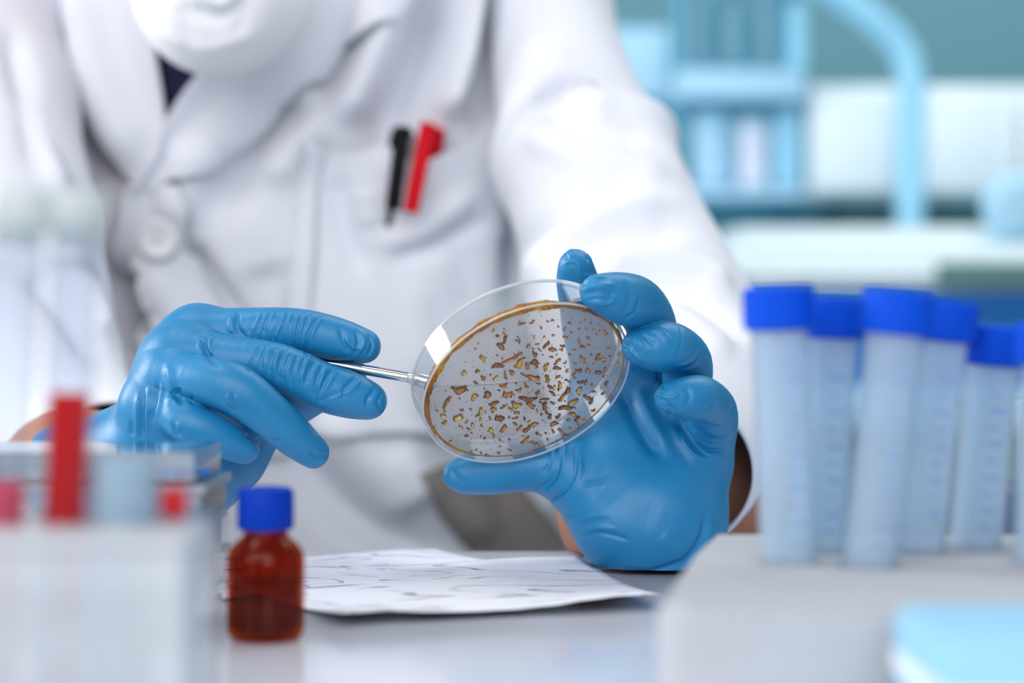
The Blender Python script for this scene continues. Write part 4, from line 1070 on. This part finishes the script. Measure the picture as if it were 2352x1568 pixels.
def rack_tube(name, label, cat, px0, px1, py_top, d, r, zbot, liquid, level_py, cap, grp='glass tubes in the frosted rack', caph=.009, lip=0):
    low, axis = leaning(px0, 1195, px1, py_top, d)
    bot = low + axis * ((zbot - low.z) / axis.z)
    top = at(px1, py_top, d); L = (top - bot).dot(axis)
    mt = Matrix.Translation(bot) @ axis.to_track_quat('Z', 'Y').to_matrix().to_4x4()
    root = empty(name, bot, label, cat, grp); inv = Matrix.Translation(-bot)
    sph = [(r * math.sin(a), r - r * math.cos(a)) for a in [i * math.pi / 16 for i in range(9)]]
    inn = [((r - .0009) * math.sin(a), r - (r - .0009) * math.cos(a)) for a in [i * math.pi / 16 for i in range(9)]]
    gl_top = L - (caph * .55 if cap else 0)
    prof = sph + [(r, gl_top - .001), (r + lip, gl_top - .0006), (r + lip, gl_top), (r - .0009, gl_top)] + inn[::-1]
    o = lathe('glass', prof, M['tglass'], root, 44, matrix=mt); o.matrix_parent_inverse = inv
    lv = (at(px0 + (px1 - px0) * (1195 - level_py) / (1195 - py_top), level_py, d) - bot).dot(axis)
    inn2 = [((r - .0011) * math.sin(a), r - (r - .0011) * math.cos(a)) for a in [i * math.pi / 16 for i in range(9)]]
    if liquid:
        o = lathe('liquid', inn2 + [(r - .0011, lv), (r - .002, lv - .0004), (0, lv - .0005)], liquid, root, 40, matrix=mt); o.matrix_parent_inverse = inv
    if cap:
        o = lathe('stopper', round_profile([(0, L - caph - .004), (r - .0012, L - caph - .004), (r - .0012, L - caph), (r + .0012, L - caph), (r + .0012, L), (0, L)], .0007, 3), cap, root, 40, matrix=mt); o.matrix_parent_inverse = inv
    bm = bmesh.new(); bmesh.ops.create_cone(bm, segments=28, radius1=r + .0004, radius2=r + .0004, depth=.08, cap_ends=True)
    bmesh.ops.transform(bm, matrix=Matrix.Translation(low) @ axis.to_track_quat('Z', 'Y').to_matrix().to_4x4(), verts=bm.verts)
    cutters.append(bm_obj('cutter', bm, M['foam']))
    return root
rack_tube('test_tube', 'stoppered test tube half full of red liquid in the frosted rack', 'test tube', 148, 180, 438, .465, .0058, T + .0042, M['blood'], 902, M['stopper'])
rack_tube('test_tube', 'stoppered test tube with pink liquid at the left edge of the view', 'test tube', 2, 48, 438, .463, .0060, T + .0042, M['pink'], 1106, M['stopper'])
rack_tube('sample_tube', 'short wide open tube of pale blue liquid next to the red test tube', 'tube', 284, 286, 1040, .466, .0080, T + .0042, M['paleblue'], 1052, None, lip=.0006)
rack_tube('capped_microtube', 'small tube with a red cap at the right end of the frosted rack', 'tube', 398, 400, 1119, .470, .0021, T + .026, None, 1180, M['redcap'], caph=.0068)
# the same holes through the plates
dup = []
for c in cutters:
    k = c.copy(); k.data = c.data.copy(); COL.objects.link(k); dup.append(k)
bool_cut(plate, cutters); bool_cut(mid, dup)

# ------------------------------------------------------------------ stack of clear boxes behind the rack
M['boxclear'] = clear_mat('clear box plastic', (251, 253, 254), gloss=1.4, haze=0.22, haze_rgb=(246, 250, 253), rough=0.05, ior=1.5)
M['boxlid'] = clear_mat('box lid plastic', (250, 252, 254), gloss=1.4, haze=0.42, haze_rgb=(248, 251, 254), rough=0.06, ior=1.5)
BX0, BX1, BY0, BY1 = -.205, -.0945, .598, .652
ordn = ['bottom', 'second', 'third', 'fourth', 'topmost']
for k in range(5):
    z = T + .0003 + k * .01165
    dx = (0, .0006, -.0004, .0008, -.0010)[k]
    sb = empty('storage_box', ((BX0 + BX1) / 2 + dx, .625, z), f'flat clear plastic storage box, {ordn[k]} from below in the stack behind the rack' if k < 4 else 'flat clear plastic storage box on top of the stack behind the rack', 'box', 'stacked clear boxes')
    inv = Matrix.Translation(-Vector(sb.location))
    def part(name, bs, mat):
        bm = bmesh.new()
        for b in bs: bm_box(bm, b[0] + dx, b[1] + dx, b[2], b[3], z + b[4], z + b[5])
        o = bm_obj(name, bm, mat, sb, False); o.matrix_parent_inverse = inv; return o
    x0, x1, y0, y1 = BX0, BX1, BY0, BY1
    part('body', [(x0, x1, y0, y1, 0, .0008), (x0, x1, y0, y0 + .001, .0008, .0085), (x0, x1, y1 - .001, y1, .0008, .0085), (x1 - .001, x1, y0 + .001, y1 - .001, .0008, .0085), (x0, x0 + .001, y0 + .001, y1 - .001, .0008, .0085)], M['boxclear'])
    if k < 4:
        part('lid', [(x0 - .0012, x1 + .0016, y0 - .0012, y1 + .0012, .0086, .0112)], M['boxlid'])
    else:
        part('lid', [(x0, x1, y0, y1, .0086, .0094)], M['boxlid'])
        for q in range(12):
            o = part('divider', [(x0 + .006 + q * .0083, x0 + .0068 + q * .0083, y0 + .001, y1 - .001, .0010, .0084)], M['boxclear'])
        o = lathe('blue_insert', round_profile([(0, .0008), (.0025, .0008), (.0028, .003), (.0012, .0042), (0, .0044)], .0005), pmat('blue insert plastic', (40, 120, 205), .4), sb, 16, matrix=Matrix.Translation((at(392, 1080, .606).x, .606, z)))
        o.matrix_parent_inverse = inv
        o = tube('blue_rod', [(at(398, 1080, .606).x, .606, z + .0022), (at(480, 1080, .61).x, .612, z + .0026)], [.0010, .0012], pmat('blue rod plastic', (40, 120, 205), .4), sb, 10); o.matrix_parent_inverse = inv
#--PART3--
# ------------------------------------------------------------------ back of the laboratory, out of focus
def sz(px, d): return px / F * d
M['bb_white'] = pmat('white enamel', (228, 242, 246), 0.4, 0.4, var=0.02, scale=3)
M['bb_pale'] = pmat('pale blue enamel', (170, 216, 240), 0.4, 0.4, var=0.03, scale=3)
M['bb_cyan'] = pmat('cyan panel', (150, 210, 236), 0.5, 0.4, var=0.03, scale=3)
M['bb_teal'] = pmat('teal panel', (60, 140, 158), 0.6, 0.3, var=0.05, scale=3)
M['bb_blue'] = pmat('strong blue plastic', (26, 110, 184), 0.5, 0.4, var=0.05, scale=3)
M['bb_green'] = pmat('grey green panel', (92, 132, 128), 0.7, 0.3, var=0.08, scale=5)
M['bb_mid'] = pmat('mid teal enamel', (104, 178, 204), 0.5, 0.3)
M['bb_lav'] = pmat('lavender white plastic', (222, 230, 246), 0.4, 0.4)
M['bb_tglass'] = clear_mat('teal bottle glass', (150, 205, 218), gloss=1.0, haze=0.55, haze_rgb=(150, 214, 232), rough=0.05)
def fbox(name, px0, px1, py0, py1, d, depth, mat, parent=None, bev=.006, inv=None):
    a = at(px0, py1, d); b = at(px1, py0, d)
    o = box(name, (a.x, b.x, d, d + depth, a.z, b.z), mat, parent, bev, 3)
    if inv is not None: o.matrix_parent_inverse = inv
    return o
# back bench
BZ = 0.786
bb = empty('back_bench', (1.0, 2.2, 0), 'pale teal laboratory bench running along the back of the room', 'bench')
BI = Matrix.Translation(-Vector(bb.location))
def bbp(name, b, mat, bev=.004):
    o = box(name, b, mat, bb, bev); o.matrix_parent_inverse = BI; return o
bbp('worktop', (-.6, 2.6, 1.88, 2.75, BZ - .04, BZ), M['bb_pale'])
bbp('carcass', (-.58, 2.58, 1.94, 2.72, .08, BZ - .0405), M['bb_teal'])
for k in range(7):
    x = -.57 + k * .45
    bbp('door', (x, x + .44, 1.918, 1.9395, .10, BZ - .06), M['bb_cyan'] if k % 2 else M['bb_green'])
bbp('plinth', (-.58, 2.58, 2.0, 2.7, 0, .079), M['bb_green'])
# blue crate and the white lidded tray on it
def crate(px0, px1, py0, d, label):
    a = at(px0, py0, d); b = at(px1, py0, d); z1 = a.z
    c = empty('storage_crate', ((a.x + b.x) / 2, d + .16, BZ), label, 'crate'); ci = Matrix.Translation(-Vector(c.location))
    x0, x1, y0, y1 = a.x, b.x, d, d + .32
    for nm, bx_ in (('front', (x0, x1, y0, y0 + .008, BZ, z1)), ('back', (x0, x1, y1 - .008, y1, BZ, z1)), ('side', (x0, x0 + .008, y0 + .008, y1 - .008, BZ, z1)), ('side', (x1 - .008, x1, y0 + .008, y1 - .008, BZ, z1)), ('bottom', (x0 + .008, x1 - .008, y0 + .008, y1 - .008, BZ, BZ + .008)), ('lip', (x0 - .006, x1 + .006, y0 - .008, y0, z1 - .018, z1))):
        o = box(nm, bx_, M['bb_blue'], c, .002); o.matrix_parent_inverse = ci
    return z1
zt = crate(1585, 2420, 668, 1.92, 'large blue plastic crate under the white tray on the back bench')
a = at(1690, 650, 1.92); b = at(2500, 490, 1.92)
tray = empty('white_instrument', ((a.x + b.x) / 2, 2.1, zt), 'low white instrument with rounded edges and sloping front on the blue crate', 'instrument')
TI = Matrix.Translation(-Vector(tray.location))
bm = bmesh.new()
x0, x1 = a.x, b.x; z0 = zt + .0005; y0 = 1.905
pr = [(y0, z0), (y0, z0 + .030), (y0 + .10, z0 + .066), (y0 + .33, z0 + .072), (y0 + .33, z0)]
A_ = [bm.verts.new((x0, y, z)) for y, z in pr]; B_ = [bm.verts.new((x1, y, z)) for y, z in pr]
bm.faces.new(A_); bm.faces.new(B_[::-1])
for i in range(5): bm.faces.new((A_[i], B_[i], B_[(i + 1) % 5], A_[(i + 1) % 5]))
bmesh.ops.recalc_face_normals(bm, faces=bm.faces)
bmesh.ops.bevel(bm, geom=list(bm.edges), offset=.014, segments=4, affect='EDGES')
o = bm_obj('housing', bm, M['bb_white'], tray, True, 50); o.matrix_parent_inverse = TI
c0 = at(2150, 600, 1.905); c1 = at(2480, 645, 1.905)
o = box('control_panel', (c0.x, c1.x, y0 - .004, y0 + .001, z0 + .004, z0 + .026), M['bb_green'], tray, .001); o.matrix_parent_inverse = TI
k0 = at(2330, 470, 1.96)
o = lathe('dial', round_profile([(0, .02), (.018, .02), (.030, .014), (.034, .0), (0, 0)], .004), M['bb_pale'], tray, 40, matrix=Matrix.Translation((k0.x, 1.96, k0.z)) @ Matrix.Rotation(math.pi / 2, 4, 'X')); o.matrix_parent_inverse = TI
o = box('dial_bracket', (k0.x - .02, k0.x + .02, 1.961, 1.985, zt + .05, k0.z + .01), M['bb_pale'], tray, .003); o.matrix_parent_inverse = TI

# tall white cabinet housing
a = at(1864, 452, 2.32); b = at(2600, 192, 2.32)
cab = empty('white_cabinet', ((a.x + b.x) / 2, 2.45, BZ), 'wide white laboratory cabinet behind the blue tap', 'cabinet')
CI = Matrix.Translation(-Vector(cab.location))
def cbp(name, bx_, mat, bev=.006):
    o = box(name, bx_, mat, cab, bev); o.matrix_parent_inverse = CI; return o
cbp('body', (a.x, b.x, 2.335, 2.62, a.z, b.z), M['bb_white'])
wd = (b.x - a.x - .01) / 3
for k in range(3):
    cbp('door', (a.x + .005 + k * wd, a.x + k * wd + wd, 2.318, 2.3345, a.z + .006, b.z - .012), M['bb_white'], .003)
cbp('stand', (a.x + .05, b.x - .05, 2.42, 2.6, BZ, a.z - .0005), M['bb_green'], .002)
# blue swan-neck tap
p0 = at(2090, 560, 2.275); tpts = [np.array((p0.x, 2.275, BZ)), np.array(at(2090, 480, 2.275)), np.array(at(2090, 330, 2.275)), np.array(at(2092, 190, 2.275)), np.array(at(2070, 110, 2.275)), np.array(at(2000, 40, 2.265)), np.array(at(1900, -30, 2.255)), np.array(at(1760, -110, 2.235))]
tap = empty('swan_neck_tap', (p0.x, 2.275, BZ), 'thick pale blue swan neck pipe rising in front of the white cabinet', 'tap')
tp_ = catmull(tpts, 8)
o = tube('pipe', tp_, [.0165] * len(tp_), M['bb_cyan'], tap, 20, ref=(0, 1, 0)); o.matrix_parent_inverse = Matrix.Translation(-Vector(tap.location))
lathe('flange', round_profile([(0, .0), (.032, 0), (.032, .012), (.016, .02), (0, .02)], .003), M['bb_cyan'], tap, 32)

# open shelf with bottles, left of the cabinet
sh_ = empty('bottle_shelf', (at(1700, 0, 2.35).x, 2.42, BZ), 'pale blue open shelf with bottles between the coat and the white cabinet', 'shelf')
SI = Matrix.Translation(-Vector(sh_.location))
def shp(name, px0, px1, py0, py1, d, dep, mat, bev=.004):
    return fbox(name, px0, px1, py0, py1, d, dep, mat, sh_, bev, SI)
shp('board', 1555, 1850, 158, 226, 2.30, .2, M['bb_pale'])
shp('board', 1555, 1850, 432, 458, 2.30, .2, M['bb_pale'])
shp('upright', 1552, 1572, -200, 860, 2.34, .03, M['bb_mid'])
shp('upright', 1796, 1814, -200, 860, 2.46, .03, M['bb_teal'])
def bottle(px, w_, py_top, py_bot, d, mat, label, neck=True):
    p = at(px, py_bot, d); h = (py_bot - py_top) / F * d; r = w_ / 2 / F * d
    root = empty('reagent_bottle', p, label, 'bottle', 'bottles on the back shelf')
    if neck: pr = [(0, 0), (r * .92, 0), (r, r * .12), (r, h * .70), (r * .85, h * .78), (r * .42, h * .84), (r * .42, h * .90), (0, h * .90)]
    else: pr = [(0, 0), (r * .94, 0), (r, r * .1), (r, h * .84), (r * .9, h * .88), (0, h * .88)]
    lathe('bottle', round_profile(pr, r * .12), mat, root, 28)
    rc_ = r * (.55 if neck else .95); hb = h * (.90 if neck else .88)
    lathe('cap', round_profile([(0, hb + .0003), (rc_, hb + .0003), (rc_, h), (0, h)], r * .08), M['bb_teal'] if neck else M['bb_cyan'], root, 24)
d_ = 2.36
for px, w_, pt, mt_, nm in ((1612, 70, -60, 'bb_tglass', 'tall teal glass bottle at the left end of the upper shelf'), (1690, 72, -30, 'bb_tglass', 'teal glass bottle, second from left on the upper shelf'), (1766, 66, -70, 'bb_tglass', 'teal glass bottle, third from left on the upper shelf'), (1828, 50, -20, 'bb_cyan', 'cyan bottle at the right end of the upper shelf')):
    bottle(px, w_, pt, 157, d_, M[mt_], nm)
for px, w_, pt, mt_, nm in ((1636, 100, 262, 'bb_pale', 'pale blue jar at the left end of the lower shelf'), (1728, 76, 268, 'bb_lav', 'lavender white jar in the middle of the lower shelf'), (1808, 72, 255, 'bb_cyan', 'light cyan jar at the right end of the lower shelf')):
    bottle(px, w_, pt, 431, d_, M[mt_], nm, False)
# pale cyan wall box near the shoulder
wbx = empty('wall_box', (at(1480, 150, 2.55).x, 2.6, at(1480, 235, 2.55).z), 'pale cyan box beside the shoulder of the coat', 'box')
WI = Matrix.Translation(-Vector(wbx.location))
fbox('box_body', 1395, 1540, 62, 236, 2.52, .16, M['bb_cyan'], wbx, .006, WI)
fbox('box_door', 1400, 1534, 70, 228, 2.508, .011, M['bb_pale'], wbx, .003, WI)
st_ = at(1470, 236, 2.52)
o = box('stand', (st_.x - .04, st_.x + .03, 2.55, 2.66, BZ, st_.z - .001), M['bb_teal'], wbx, .003); o.matrix_parent_inverse = WI
# dark teal panel of the bench back
tp2 = box('splash_panel', (at(1380, 0, 2.7).x, 2.5, 2.735, 2.75, BZ + .0005, BZ + .30), M['bb_teal'], None, .002)
tag(tp2, 'dark teal splash panel along the back of the bench', 'panel')
